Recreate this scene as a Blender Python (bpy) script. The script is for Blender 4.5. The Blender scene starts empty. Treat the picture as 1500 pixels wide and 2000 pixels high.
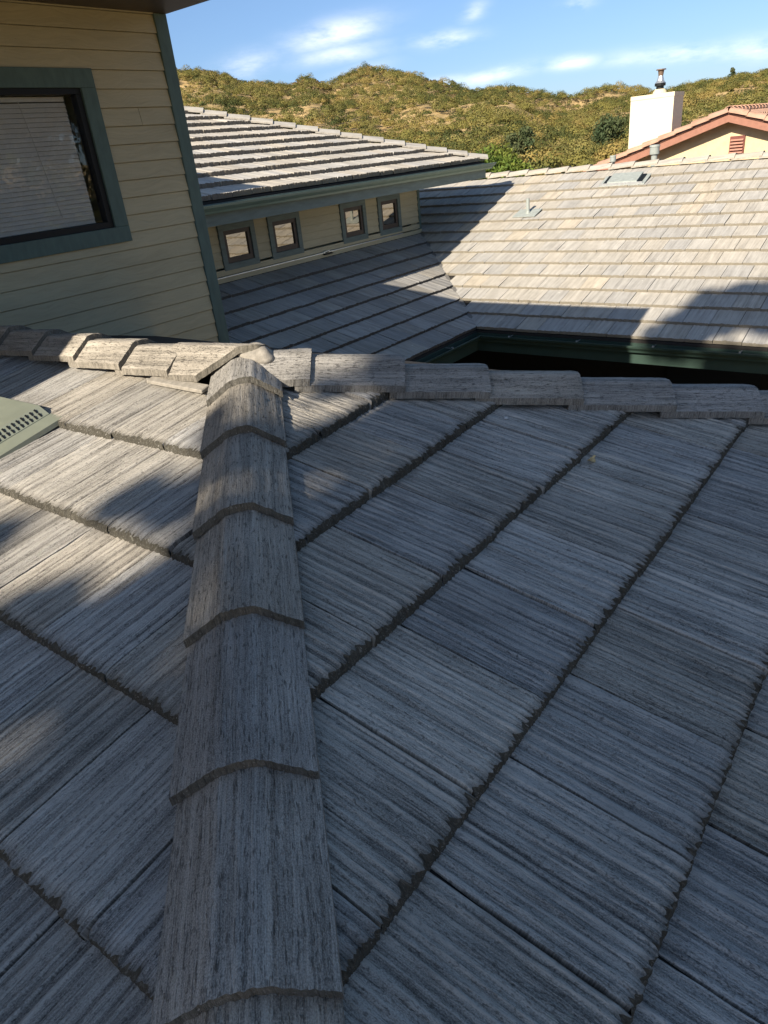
import bpy, bmesh, math, random
import numpy as np
from mathutils import Vector, Matrix
C = bpy.context.scene
COL = C.collection
rnd = random.Random(7)
RNG = np.random.default_rng(11)

# ------------------------------------------------------------------ camera
CR = [[0.7984540635815308, 0.5943993248126258, -0.09571076748430798],
      [0.20276777656037492, -0.4151793155702154, -0.8868547596486188],
      [-0.5668830012788375, 0.6887057271323813, -0.4520266411132815]]
cam_d = bpy.data.cameras.new('camera')
cam = bpy.data.objects.new('camera', cam_d); COL.objects.link(cam)
M = Matrix.Identity(4)
for i in range(3):
    M[i][0] = CR[0][i]; M[i][1] = -CR[1][i]; M[i][2] = -CR[2][i]
cam.matrix_world = M
cam_d.sensor_fit = 'VERTICAL'; cam_d.sensor_height = 24.0
cam_d.lens = 24.0 * 1377.23 / 2000.0
cam_d.clip_start = 0.05; cam_d.clip_end = 5000
C.camera = cam

# ------------------------------------------------------------------ light
SUN_M = 0.57                       # drop of the sunlight per metre travelled north
el = math.atan(SUN_M)
sd = bpy.data.lights.new('sun', 'SUN'); sd.energy = 5.0; sd.angle = math.radians(0.53); sd.color = (1.0, 0.885, 0.71)
sun = bpy.data.objects.new('sun', sd); COL.objects.link(sun)
sun.rotation_euler = Vector((0.008, 1, -SUN_M)).to_track_quat('-Z', 'Y').to_euler()
C.view_settings.view_transform = 'Standard'; C.view_settings.look = 'None'
C.view_settings.gamma = 1.0; C.view_settings.use_curve_mapping = False
C.view_settings.exposure = 0.85

w = bpy.data.worlds.new('World'); C.world = w; w.use_nodes = True
nt = w.node_tree; nt.nodes.clear()
def wn(t, **k):
    n = nt.nodes.new(t)
    for a, b in k.items(): setattr(n, a, b)
    return n
sky = wn('ShaderNodeTexSky', sky_type='NISHITA', sun_disc=False, sun_elevation=el, sun_rotation=math.radians(180),
         altitude=300, air_density=1.0, dust_density=0.6, ozone_density=1.3)
bg = wn('ShaderNodeBackground'); bg.inputs['Strength'].default_value = 0.09
wo = wn('ShaderNodeOutputWorld')
tc = wn('ShaderNodeTexCoord')
def wmath(op, a, b=None, clamp=False):
    n = wn('ShaderNodeMath', operation=op); n.use_clamp = clamp
    for i, x in enumerate((a, b)):
        if x is None: continue
        if isinstance(x, (int, float)): n.inputs[i].default_value = x
        else: nt.links.new(x, n.inputs[i])
    return n.outputs[0]
def wdot(vec, d):
    n = wn('ShaderNodeVectorMath', operation='DOT_PRODUCT'); nt.links.new(vec, n.inputs[0]); n.inputs[1].default_value = d
    return n.outputs['Value']
nz = wn('ShaderNodeTexNoise'); nz.inputs['Scale'].default_value = 9; nz.inputs['Detail'].default_value = 6; nz.inputs['Roughness'].default_value = 0.62
mp = wn('ShaderNodeMapping'); mp.inputs['Scale'].default_value = (1, 1, 3.4)
nt.links.new(tc.outputs['Generated'], mp.inputs['Vector']); nt.links.new(mp.outputs[0], nz.inputs['Vector'])
def pixdir(x, y):
    a = Vector(((x - 750) / 1377.23, (y - 1000) / 1377.23, 1))
    return Vector([sum(CR[k][i] * a[k] for k in range(3)) for i in range(3)]).normalized()
tot = None
# wisps of cirrus: (centre, end of the long axis, half thickness, strength)
for (x0, y0, x1, y1, th, st) in ((655, 66, 738, 46, 17, .62), (665, 105, 748, 92, 12, .45), (478, 128, 535, 110, 16, .40), (868, 77, 925, 70, 10, .62),
                                 (962, 148, 1042, 130, 10, .55), (1113, 122, 1162, 117, 9, .62), (1330, 105, 1440, 98, 11, .60), (1500, 92, 1600, 80, 14, .65), (925, 24, 948, 12, 10, .45),
                                 (1128, 9, 1160, 2, 9, .45), (880, 158, 950, 148, 7, .35), (700, 140, 760, 120, 12, .2), (1240, 116, 1300, 108, 7, .35)):
    c = pixdir(x0, y0); e = pixdir(x1, y1) - c; L = e.length; e1 = e / L; e2 = c.cross(e1).normalized()
    a = wmath('MULTIPLY', wmath('SUBTRACT', wdot(tc.outputs['Generated'], e1), e1.dot(c)), 1 / L)
    b = wmath('MULTIPLY', wmath('SUBTRACT', wdot(tc.outputs['Generated'], e2), e2.dot(c)), 1377.23 / th)
    q = wmath('ADD', wmath('MULTIPLY', a, a), wmath('MULTIPLY', b, b))
    front = wmath('GREATER_THAN', wdot(tc.outputs['Generated'], c), 0.5)
    m_ = wmath('MULTIPLY', wmath('MULTIPLY', wmath('EXPONENT', wmath('MULTIPLY', q, -1.0)), st), front)
    tot = m_ if tot is None else wmath('MAXIMUM', tot, m_)
rp = wn('ShaderNodeMapRange'); rp.inputs['From Min'].default_value = .36; rp.inputs['From Max'].default_value = .62
nt.links.new(nz.outputs['Fac'], rp.inputs['Value'])
fac = wmath('MULTIPLY', tot, rp.outputs[0], True)
hs = wn('ShaderNodeHueSaturation'); hs.inputs['Saturation'].default_value = 1.12
zc = wn('ShaderNodeSeparateXYZ'); nt.links.new(tc.outputs['Generated'], zc.inputs[0])
zr = wn('ShaderNodeMapRange'); zr.inputs['From Min'].default_value = .0; zr.inputs['From Max'].default_value = .45; zr.inputs['To Min'].default_value = 0; zr.inputs['To Max'].default_value = 1
nt.links.new(zc.outputs[2], zr.inputs['Value'])
mz = wn('ShaderNodeMixRGB'); mz.inputs[1].default_value = (.45, .56, .84, 1); mz.inputs[2].default_value = (1.09, .99, .88, 1); nt.links.new(zr.outputs[0], mz.inputs[0])
mm = wn('ShaderNodeMixRGB', blend_type='MULTIPLY'); mm.inputs[0].default_value = 1; nt.links.new(sky.outputs[0], mm.inputs[1]); nt.links.new(mz.outputs[0], mm.inputs[2])
nt.links.new(mm.outputs[0], hs.inputs['Color'])
mx = wn('ShaderNodeMixRGB'); mx.inputs[2].default_value = (10.8, 10.6, 10.9, 1)
nt.links.new(fac, mx.inputs[0]); nt.links.new(hs.outputs[0], mx.inputs[1])
nt.links.new(mx.outputs[0], bg.inputs['Color']); nt.links.new(bg.outputs[0], wo.inputs[0])

# ------------------------------------------------------------------ helpers
def tag(o, label=None, cat=None, group=None, kind=None):
    if label: o['label'] = label
    if cat: o['category'] = cat
    if group: o['group'] = group
    if kind: o['kind'] = kind
    return o
def empty(name, loc=(0, 0, 0)):
    o = bpy.data.objects.new(name, None); o.empty_display_size = .2; COL.objects.link(o); o.location = loc; return o
def link(name, me, mat, parent=None, smooth=False):
    o = bpy.data.objects.new(name, me); COL.objects.link(o)
    if mat is not None: me.materials.append(mat)
    if parent is not None:
        o.parent = parent
        l = Vector((0, 0, 0)); q = parent
        while q is not None: l += q.location; q = q.parent
        o.location = -l if parent.type == 'EMPTY' and parent.parent is None else Vector((0, 0, 0))
    if smooth: me.polygons.foreach_set('use_smooth', [True] * len(me.polygons))
    return o
def mesh_np(V, Q=None, T=None):
    V = np.asarray(V, np.float32); me = bpy.data.meshes.new('mesh')
    nq = 0 if Q is None else len(Q); ntr = 0 if T is None else len(T)
    me.vertices.add(len(V)); me.vertices.foreach_set('co', V.ravel())
    idx = []; starts = []; tots = []
    if nq: idx.append(np.asarray(Q, np.int32).ravel()); starts.append(np.arange(nq) * 4); tots.append(np.full(nq, 4))
    if ntr: idx.append(np.asarray(T, np.int32).ravel()); starts.append(nq * 4 + np.arange(ntr) * 3); tots.append(np.full(ntr, 3))
    idx = np.concatenate(idx).astype(np.int32)
    me.loops.add(len(idx)); me.loops.foreach_set('vertex_index', idx)
    me.polygons.add(nq + ntr)
    me.polygons.foreach_set('loop_start', np.concatenate(starts).astype(np.int32))
    me.update(calc_edges=True)
    return me
def vattr(me, name, arr):
    a = me.attributes.new(name, 'FLOAT_VECTOR', 'POINT'); a.data.foreach_set('vector', np.asarray(arr, np.float32).ravel())
class MB:
    """collects boxes, prisms and tubes into one mesh"""
    def __init__(s): s.v = []; s.f = []
    def add(s, v, f):
        n = len(s.v); s.v += [tuple(x) for x in v]; s.f += [tuple(n + i for i in q) for q in f]; return s
    def box(s, a, b):
        x0, x1 = sorted((a[0], b[0])); y0, y1 = sorted((a[1], b[1])); z0, z1 = sorted((a[2], b[2]))
        return s.add([(x0, y0, z0), (x1, y0, z0), (x1, y1, z0), (x0, y1, z0), (x0, y0, z1), (x1, y0, z1), (x1, y1, z1), (x0, y1, z1)],
                     [(0, 3, 2, 1), (4, 5, 6, 7), (0, 1, 5, 4), (1, 2, 6, 5), (2, 3, 7, 6), (3, 0, 4, 7)])
    def obox(s, o, ex, ey, ez):
        o, ex, ey, ez = map(Vector, (o, ex, ey, ez))
        v = [o, o + ex, o + ex + ey, o + ey, o + ez, o + ex + ez, o + ex + ey + ez, o + ey + ez]
        return s.add(v, [(0, 3, 2, 1), (4, 5, 6, 7), (0, 1, 5, 4), (1, 2, 6, 5), (2, 3, 7, 6), (3, 0, 4, 7)])
    def prism(s, poly, d):           # poly: 3-D points, d: extrusion
        n = len(poly); d = Vector(d); a = [Vector(p) for p in poly]
        return s.add(a + [p + d for p in a], [tuple(range(n - 1, -1, -1)), tuple(range(n, 2 * n))] + [(i, (i + 1) % n, n + (i + 1) % n, n + i) for i in range(n)])
    def tube(s, pts, rads, n=12, cap=True):
        pts = [Vector(p) for p in pts]; rings = []
        for i, p in enumerate(pts):
            d = (pts[min(i + 1, len(pts) - 1)] - pts[max(i - 1, 0)]).normalized()
            a = d.cross(Vector((0.31, 0.2, 1) if abs(d.z) < .9 else (1, 0.1, 0))).normalized(); b = d.cross(a)
            rings.append([p + (a * math.cos(t * 2 * math.pi / n) + b * math.sin(t * 2 * math.pi / n)) * rads[i] for t in range(n)])
        v = [q for r in rings for q in r]; f = []
        for i in range(len(pts) - 1):
            for t in range(n): f.append((i * n + t, i * n + (t + 1) % n, (i + 1) * n + (t + 1) % n, (i + 1) * n + t))
        if cap: f += [tuple(range(n - 1, -1, -1)), tuple((len(pts) - 1) * n + t for t in range(n))]
        return s.add(v, f)
    def build(s, name, mat, parent=None, bevel=0, smooth=False):
        me = bpy.data.meshes.new(name); me.from_pydata(s.v, [], s.f)
        bm = bmesh.new(); bm.from_mesh(me); bmesh.ops.recalc_face_normals(bm, faces=bm.faces)
        if bevel: bmesh.ops.bevel(bm, geom=list(bm.edges), offset=bevel, segments=1, affect='EDGES', clamp_overlap=True)
        bm.to_mesh(me); bm.free()
        return link(name, me, mat, parent, smooth)

# ------------------------------------------------------------------ materials
def mat_new(name):
    m = bpy.data.materials.new(name); m.use_nodes = True; t = m.node_tree; t.nodes.clear()
    out = t.nodes.new('ShaderNodeOutputMaterial'); b = t.nodes.new('ShaderNodeBsdfPrincipled'); t.links.new(b.outputs[0], out.inputs[0])
    return m, t, b
class NB:
    def __init__(s, t): s.t = t
    def n(s, typ, ins=None, **k):
        nd = s.t.nodes.new(typ)
        for a, b in k.items(): setattr(nd, a, b)
        for key, val in (ins or {}).items():
            if isinstance(val, bpy.types.NodeSocket): s.t.links.new(val, nd.inputs[key])
            else: nd.inputs[key].default_value = val
        return nd
    def math(s, op, a, b=0.0, clamp=False):
        return s.n('ShaderNodeMath', {0: a, 1: b}, operation=op, use_clamp=clamp).outputs[0]
    def noise(s, vec, scale, detail=3, rough=.55):
        return s.n('ShaderNodeTexNoise', {'Vector': vec, 'Scale': scale, 'Detail': detail, 'Roughness': rough}).outputs['Fac']
    def mapv(s, vec, sc):
        return s.n('ShaderNodeVectorMath', {0: vec, 1: sc}, operation='MULTIPLY').outputs[0]
    def mix(s, f, a, b, bt='MIX'):
        nd = s.n('ShaderNodeMixRGB', {0: f}, blend_type=bt)
        for i, x in ((1, a), (2, b)):
            if isinstance(x, bpy.types.NodeSocket): s.t.links.new(x, nd.inputs[i])
            else: nd.inputs[i].default_value = (*x, 1) if len(x) == 3 else x
        return nd.outputs[0]
    def ramp(s, f, stops):
        nd = s.n('ShaderNodeValToRGB', {0: f}); cr = nd.color_ramp
        while len(cr.elements) > 1: cr.elements.remove(cr.elements[-1])
        cr.elements[0].position = stops[0][0]; cr.elements[0].color = (*stops[0][1], 1)
        for p, c in stops[1:]:
            e = cr.elements.new(p); e.color = (*c, 1)
        return nd.outputs[0]
    def rng(s, v, a, b, c=0., d=1.):
        return s.n('ShaderNodeMapRange', {0: v, 1: a, 2: b, 3: c, 4: d}).outputs[0]

def tile_material(name, far=False, pits=0.0, bright=1.0, butt=(.20, .18, .145)):
    """weathered concrete tile: streaks run along the tile, groove depth and tile tint come from point attributes"""
    m, t, b = mat_new(name); N = NB(t)
    uv = N.n('ShaderNodeAttribute', attribute_name='uvm').outputs['Vector']
    tv = N.n('ShaderNodeAttribute', attribute_name='tint').outputs['Vector']
    sx = N.n('ShaderNodeSeparateXYZ', {0: uv}); st = N.n('ShaderNodeSeparateXYZ', {0: tv})
    flat = N.n('ShaderNodeCombineXYZ', {0: sx.outputs[0], 1: sx.outputs[1], 2: 0.0}).outputs[0]
    wob = N.noise(N.mapv(flat, (9, 7, 1)), 1.0, 2, .5)
    fl2 = N.n('ShaderNodeCombineXYZ', {0: N.math('ADD', sx.outputs[0], N.math('MULTIPLY', wob, .010)), 1: sx.outputs[1], 2: 0.0}).outputs[0]
    if far:
        n1 = N.noise(N.mapv(flat, (70, 3, 1)), 1.0, 3, .6); n2 = N.noise(N.mapv(flat, (16, 1.4, 1)), 1.0, 2, .6); n4 = N.noise(N.mapv(flat, (7, 9, 1)), 1.0, 4, .6)
        v = N.math('ADD', N.math('MULTIPLY', N.rng(n1, .3, .7), .36), N.math('MULTIPLY', N.rng(n2, .3, .7), .34))
        v = N.math('ADD', v, N.math('MULTIPLY', N.rng(n4, .3, .7), .15)); v = N.math('ADD', v, N.math('MULTIPLY', sx.outputs[2], .20))
        col = N.ramp(v, [(.15, (.25, .243, .232)), (.5, (.39, .38, .362)), (.85, (.50, .49, .468))])
        spkv = N.rng(N.noise(N.mapv(flat, (14, 14, 1)), 1.0, 2, .5), .74, .77)
    else:
        n1 = N.noise(N.mapv(fl2, (360, 6, 1)), 1.0, 3, .62)          # combed grooves
        n2 = N.noise(N.mapv(fl2, (58, 1.5, 1)), 1.0, 3, .6)           # bands
        n3 = N.noise(N.mapv(flat, (560, 330, 1)), 1.0, 2, .6)         # grit
        n4 = N.noise(N.mapv(flat, (9, 7, 1)), 1.0, 4, .6)             # blotches
        n6 = N.noise(N.mapv(fl2, (330, 95, 1)), 1.0, 2, .55)          # pores in rows
        v = N.math('ADD', N.math('MULTIPLY', N.rng(n1, .36, .64), .24), N.math('MULTIPLY', N.rng(n2, .3, .7), .26 if pits else .34))
        v = N.math('ADD', v, N.math('MULTIPLY', N.rng(n3, .34, .66), .30))
        v = N.math('ADD', v, N.math('MULTIPLY', N.rng(n4, .3, .7), .12))
        v = N.math('ADD', v, N.math('MULTIPLY', sx.outputs[2], .14 if pits else .42))
        col = N.ramp(v, [(0.22, (.085, .082, .078)), (.42, (.195, .188, .180)), (.60, (.335, .325, .308)), (.86, (.53, .515, .49))] if not pits else [(0.16, (.10, .096, .09)), (.36, (.20, .193, .182)), (.56, (.33, .318, .30)), (.82, (.46, .445, .42))])
        pm = N.math('MULTIPLY', N.rng(n6, .57, .64), N.rng(n2, .35, .62, 1.0, .25))
        col = N.mix(N.math('MULTIPLY', pm, .60), col, (.075, .072, .068))
        if pits:
            n5 = N.noise(N.mapv(flat, (240, 34, 1)), 1.0, 2, .5)
            pq = N.rng(n5, .60, .66); col = N.mix(N.math('MULTIPLY', pq, pits), col, (.06, .057, .054))
        spkv = N.rng(N.noise(N.mapv(flat, (95, 60, 1)), 1.0, 2, .5), .75, .785)
    tint = N.ramp(st.outputs[0], [(0, (.92, .93, .96)), (.35, (.98, .97, .96)), (.6, (1.0, .965, .91)), (.86, (1.05, .97, .86)), (1, (1.12, .98, .74))])
    col = N.mix(1.0, col, tint, 'MULTIPLY')
    col = N.mix(1.0, col, N.n('ShaderNodeCombineXYZ', {0: st.outputs[1], 1: st.outputs[1], 2: st.outputs[1]}).outputs[0], 'MULTIPLY')
    ed = N.noise(N.mapv(flat, (150, 90, 1)), 1.0, 3, .6)
    chip = N.math('MULTIPLY', st.outputs[2], N.rng(ed, .25, .50, .55, 1.0))
    col = N.mix(chip, col, butt if far else (.080, .075, .062))
    col = N.mix(N.math('MULTIPLY', N.math('MULTIPLY', st.outputs[2], N.rng(ed, .62, .70)), .8), col, (.36, .35, .33))
    col = N.mix(N.math('MULTIPLY', spkv, .7), col, (.60, .59, .55))
    if not far:
        oc = N.n('ShaderNodeTexCoord').outputs['Object']
        sf = N.rng(N.noise(oc, 2.6, 5, .62), .3, .7, .80, 1.18)
        col = N.mix(1.0, col, N.n('ShaderNodeCombineXYZ', {0: sf, 1: sf, 2: sf}).outputs[0], 'MULTIPLY')
        li = N.math('MULTIPLY', N.rng(N.noise(oc, 38, 3, .5), .66, .72), N.rng(N.noise(oc, 5, 3, .5), .50, .62))
        col = N.mix(N.math('MULTIPLY', li, .55), col, (.40, .40, .34))
    if bright != 1: col = N.mix(1.0, col, (bright,) * 3, 'MULTIPLY')
    t.links.new(col, b.inputs['Base Color'])
    b.inputs['Roughness'].default_value = .93; b.inputs['Specular IOR Level'].default_value = .25
    if not far:
        hgt = N.math('ADD', N.math('MULTIPLY', n1, 1.1), N.math('MULTIPLY', n3, .45))
        hgt = N.math('SUBTRACT', hgt, N.math('MULTIPLY', pm, .45))
        if pits: hgt = N.math('MULTIPLY', N.math('SUBTRACT', hgt, N.math('MULTIPLY', pq, .6)), .6)
        bp = N.n('ShaderNodeBump', {'Strength': 1.0, 'Distance': .0050, 'Height': hgt})
    else: bp = N.n('ShaderNodeBump', {'Strength': .6, 'Distance': .004, 'Height': n1})
    t.links.new(bp.outputs[0], b.inputs['Normal'])
    return m
def plain(name, col, rough=.6, var=.12, scale=12, bump=0.0, stretch=(1, 1, 1), spec=.3, dirt=None, metal=0):
    m, t, b = mat_new(name); N = NB(t)
    tc = N.n('ShaderNodeTexCoord').outputs['Object']
    n = N.noise(N.mapv(tc, stretch), scale, 5, .6)
    f = N.rng(n, .3, .7, 1 - var, 1 + var)
    c = N.mix(1.0, (*col, 1), N.n('ShaderNodeCombineXYZ', {0: f, 1: f, 2: f}).outputs[0], 'MULTIPLY')
    if dirt:
        c = N.mix(N.rng(N.noise(tc, scale * .25, 4, .65), .52, .75, 0, .75), c, dirt)
    t.links.new(c, b.inputs['Base Color']); b.inputs['Roughness'].default_value = rough; b.inputs['Specular IOR Level'].default_value = spec
    b.inputs['Metallic'].default_value = metal
    if bump:
        bp = N.n('ShaderNodeBump', {'Strength': .8, 'Distance': bump, 'Height': n}); t.links.new(bp.outputs[0], b.inputs['Normal'])
    return m
def siding_mat(name, col):
    """painted lap siding with embossed wood grain (grain along Y)"""
    m, t, b = mat_new(name); N = NB(t)
    tc = N.n('ShaderNodeTexCoord').outputs['Object']
    wv = N.noise(N.mapv(tc, (3, 3.2, 3)), 1.0, 2, .5)
    dist = N.n('ShaderNodeVectorMath', {0: N.mapv(tc, (1, 4.5, 95)), 1: N.mapv(N.n('ShaderNodeCombineXYZ', {0: wv, 1: wv, 2: wv}).outputs[0], (0, 0, 14))}, operation='ADD').outputs[0]
    g = N.noise(dist, 1.0, 3, .6)
    big = N.noise(N.mapv(tc, (1.5, .8, 2.5)), 1.0, 4, .6)
    sp = N.noise(tc, 70, 3, .6)
    f = N.math('ADD', N.rng(big, .3, .7, .86, 1.08), N.rng(g, .3, .7, -.09, .06))
    c = N.mix(1.0, (*col, 1), N.n('ShaderNodeCombineXYZ', {0: f, 1: f, 2: f}).outputs[0], 'MULTIPLY')
    c = N.mix(N.rng(sp, .62, .75, 0, .25), c, (.22, .19, .12))
    t.links.new(c, b.inputs['Base Color']); b.inputs['Roughness'].default_value = .62; b.inputs['Specular IOR Level'].default_value = .3
    bp = N.n('ShaderNodeBump', {'Strength': .75, 'Distance': .0025, 'Height': g}); t.links.new(bp.outputs[0], b.inputs['Normal'])
    return m
M_TILE = tile_material('near_tile')
M_TFAR = tile_material('far_tile', True)
M_TC = tile_material('tile_painted_shade', True, butt=(.055, .05, .045))  # far tile again, with the slope's shade put into its dark butt colour
M_TB = tile_material('upper_tile', True, bright=1.12, butt=(.13, .115, .095))
M_CAP = tile_material('cap_tile', pits=.6)
M_CAPF = tile_material('far_cap', True)
M_DECK = plain('underlay', (.03, .028, .027), .95)
M_SIDE = siding_mat('cream_siding', (.44, .40, .27))
M_TRIM = plain('green_trim', (.085, .135, .125), .55, .14, 30, .0012, (1, 1, .3))
M_FASC = plain('fascia_paint', (.135, .175, .165), .6, .16, 25, .001, (.5, .2, 1))
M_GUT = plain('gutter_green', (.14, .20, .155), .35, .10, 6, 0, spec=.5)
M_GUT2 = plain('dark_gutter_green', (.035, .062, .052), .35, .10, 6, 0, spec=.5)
M_DARK = plain('dark_frame', (.010, .012, .014), .5, .1, 10, spec=.25)
M_BROWN = plain('brown_sash', (.075, .058, .048), .5, .15, 15)
M_BLACK = plain('porch_shade_black', (.016, .014, .011), .9)  # near-black colour stands in for the deep shade under the overhang
M_BLIND = plain('blind_slats', (.82, .82, .80), .5, .05)
M_MORTAR = plain('mortar', (.27, .25, .22), .95, .25, 40, .004)
M_METAL = plain('vent_paint', (.185, .205, .17), .42, .10, 9, spec=.5, dirt=(.24, .25, .18))
M_GALV = plain('galvanised', (.62, .64, .66), .35, .15, 20, metal=.8)
M_FLASH = plain('flashing', (.50, .55, .60), .32, .2, 30, metal=.6)
M_VENTG = plain('grey_vent', (.30, .33, .32), .5, .15, 20)
M_STUC = plain('white_stucco', (.66, .60, .46), .9, .06, 6, .003, dirt=(.66, .56, .36))
M_STUY = plain('yellow_stucco', (.60, .49, .31), .9, .08, 6, .003)
M_TERR = plain('terracotta', (.42, .255, .185), .85, .28, 3.5, .002, dirt=(.30, .22, .18))
M_TERF = plain('salmon_fascia', (.30, .145, .105), .7, .12, 10)
M_LOUV = plain('red_louver', (.17, .055, .045), .6, .12, 10)
M_BARK = plain('bark', (.13, .10, .075), .9, .3, 8, .01, (1, 1, .3))
def leafmat(name, cols, trans=.0):
    m, t, b = mat_new(name); N = NB(t)
    a = N.n('ShaderNodeAttribute', attribute_name='tint').outputs['Vector']; s_ = N.n('ShaderNodeSeparateXYZ', {0: a})
    col = N.ramp(s_.outputs[0], [(i / (len(cols) - 1), c) for i, c in enumerate(cols)])
    col = N.mix(1.0, col, N.n('ShaderNodeCombineXYZ', {0: s_.outputs[1], 1: s_.outputs[1], 2: s_.outputs[1]}).outputs[0], 'MULTIPLY')
    t.links.new(col, b.inputs['Base Color']); b.inputs['Roughness'].default_value = .75; b.inputs['Specular IOR Level'].default_value = .15
    return m
M_WOOD = leafmat('oak_woodland', [(.050, .062, .020), (.098, .100, .028), (.165, .148, .040), (.165, .150, .052), (.225, .170, .055)])
M_CHAP = leafmat('chaparral', [(.095, .075, .036), (.14, .105, .052), (.115, .085, .045), (.085, .090, .036)])
M_LEAF = leafmat('oak_leaf', [(.05, .07, .022), (.075, .09, .03), (.10, .11, .035)])
M_LEAFG = leafmat('bright_leaf', [(.06, .10, .02), (.10, .14, .025), (.14, .17, .035)])
M_PINE = leafmat('pine_needles', [(.04, .065, .03), (.06, .08, .035), (.08, .09, .04)])

# ------------------------------------------------------------------ tiles
def smooth1(n, k, rng):
    a = rng.standard_normal(n + 2 * k + 2); ker = np.hanning(2 * k + 1 + 2)[1:-1]; ker /= np.sqrt((ker ** 2).sum())
    return np.convolve(a, ker, 'same')[k:k + n]
def tile_arrays(rng, W, L, nx, ny, T, amp, jag, over=.03, gap=.0065, tint=None):
    vs = np.linspace(gap / 2, W - gap / 2, nx); k = max(1, int(nx / 40))
    prof = smooth1(nx, 1, rng) * .55 + smooth1(nx, 3, rng) * .45 + .55 * np.sin(2 * math.pi * vs / .0235 + .9 * smooth1(nx, 9, rng)) if nx > 30 else smooth1(nx, 1, rng) * .8
    j = np.abs(smooth1(nx, max(1, int(nx / 50)), rng)) * .8 + np.abs(smooth1(nx, max(1, int(nx / 22)), rng)) * .6
    j = np.clip(j, 0, 2.6); jg = -j * jag
    us = np.linspace(-over, 1, ny)
    U = np.empty((nx, ny)); H = np.empty((nx, ny)); G = np.empty((nx, ny))
    loc = rng.standard_normal((nx, ny)); loc = (loc + np.roll(loc, 1, 1) + np.roll(loc, -1, 1)) / 1.7
    for a in range(ny):
        s_ = us[a] if us[a] < 0 else us[a]
        U[:, a] = us[a] if us[a] <= 0 else (L + jg) * us[a]
        g = prof + .45 * loc[:, a]
        if nx <= 30: g = prof
        G[:, a] = g
        H[:, a] = T * max(0, us[a]) + amp * g - (.0 if us[a] > 0 else .001)
    if ny > 6: H[:, -1] -= T * .10; H[:, -1] -= amp * .6 * np.abs(loc[:, -1])
    H[0, :] -= .0015; H[-1, :] -= .0015
    Vv = np.repeat(vs[:, None], ny, 1)
    top = np.stack([Vv, U, H], -1).reshape(-1, 3)
    cmp_ = np.stack([Vv, U, np.clip(G, -2, 2) * .25 + .5], -1).reshape(-1, 3)
    chip = np.zeros((nx, ny)); 
    if ny > 6: chip[:, -1] = .55
    idx = np.arange(nx * ny).reshape(nx, ny)
    Q = [np.stack([idx[:-1, :-1], idx[:-1, 1:], idx[1:, 1:], idx[1:, :-1]], -1).reshape(-1, 4)]
    V = [top]; UVc = [cmp_]; CH = [chip.reshape(-1)]
    n = nx * ny
    # butt face: three rows
    last = top.reshape(nx, ny, 3)[:, -1]
    rows = [last.copy()]
    mid = last.copy(); mid[:, 1] = L + jg * .35 + rng.standard_normal(nx) * jag * .15; mid[:, 2] = T * .5; rows.append(mid)
    bot = last.copy(); bot[:, 1] = L + rng.standard_normal(nx) * jag * .08; bot[:, 2] = -.003; rows.append(bot)
    B = np.stack(rows, 1); V.append(B.reshape(-1, 3)); bi = n + np.arange(nx * 3).reshape(nx, 3)
    Q.append(np.stack([bi[:-1, :-1], bi[:-1, 1:], bi[1:, 1:], bi[1:, :-1]], -1).reshape(-1, 4)); n += nx * 3
    cb = B.copy(); cb[:, :, 1] += B[:, :, 2] * 2; cb[:, :, 2] = .25; UVc.append(cb.reshape(-1, 3)); CH.append(np.full(nx * 3, 1.0))
    # side skirts
    for col, fl in ((0, False), (-1, True)):
        e = top.reshape(nx, ny, 3)[col]; d = e.copy(); d[:, 2] = -.004
        S = np.stack([e, d], 1); V.append(S.reshape(-1, 3)); si = n + np.arange(ny * 2).reshape(ny, 2)
        q = np.stack([si[:-1, 0], si[1:, 0], si[1:, 1], si[:-1, 1]], -1)
        Q.append(q[:, ::-1] if not fl else q); n += ny * 2
        c2 = S.copy(); c2[:, :, 2] = .2; UVc.append(c2.reshape(-1, 3)); CH.append(np.zeros(ny * 2))
    V = np.concatenate(V); UVc = np.concatenate(UVc); CH = np.concatenate(CH)
    UVc[:, 0] += rng.uniform(0, 90); UVc[:, 1] += rng.uniform(0, 90)
    t = tint(rng) if tint else (rng.uniform(0, 1), rng.uniform(.85, 1.15))
    TI = np.stack([np.full(len(V), t[0]), np.full(len(V), t[1]), CH], -1)
    return V, np.concatenate(Q), UVc, TI
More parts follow.
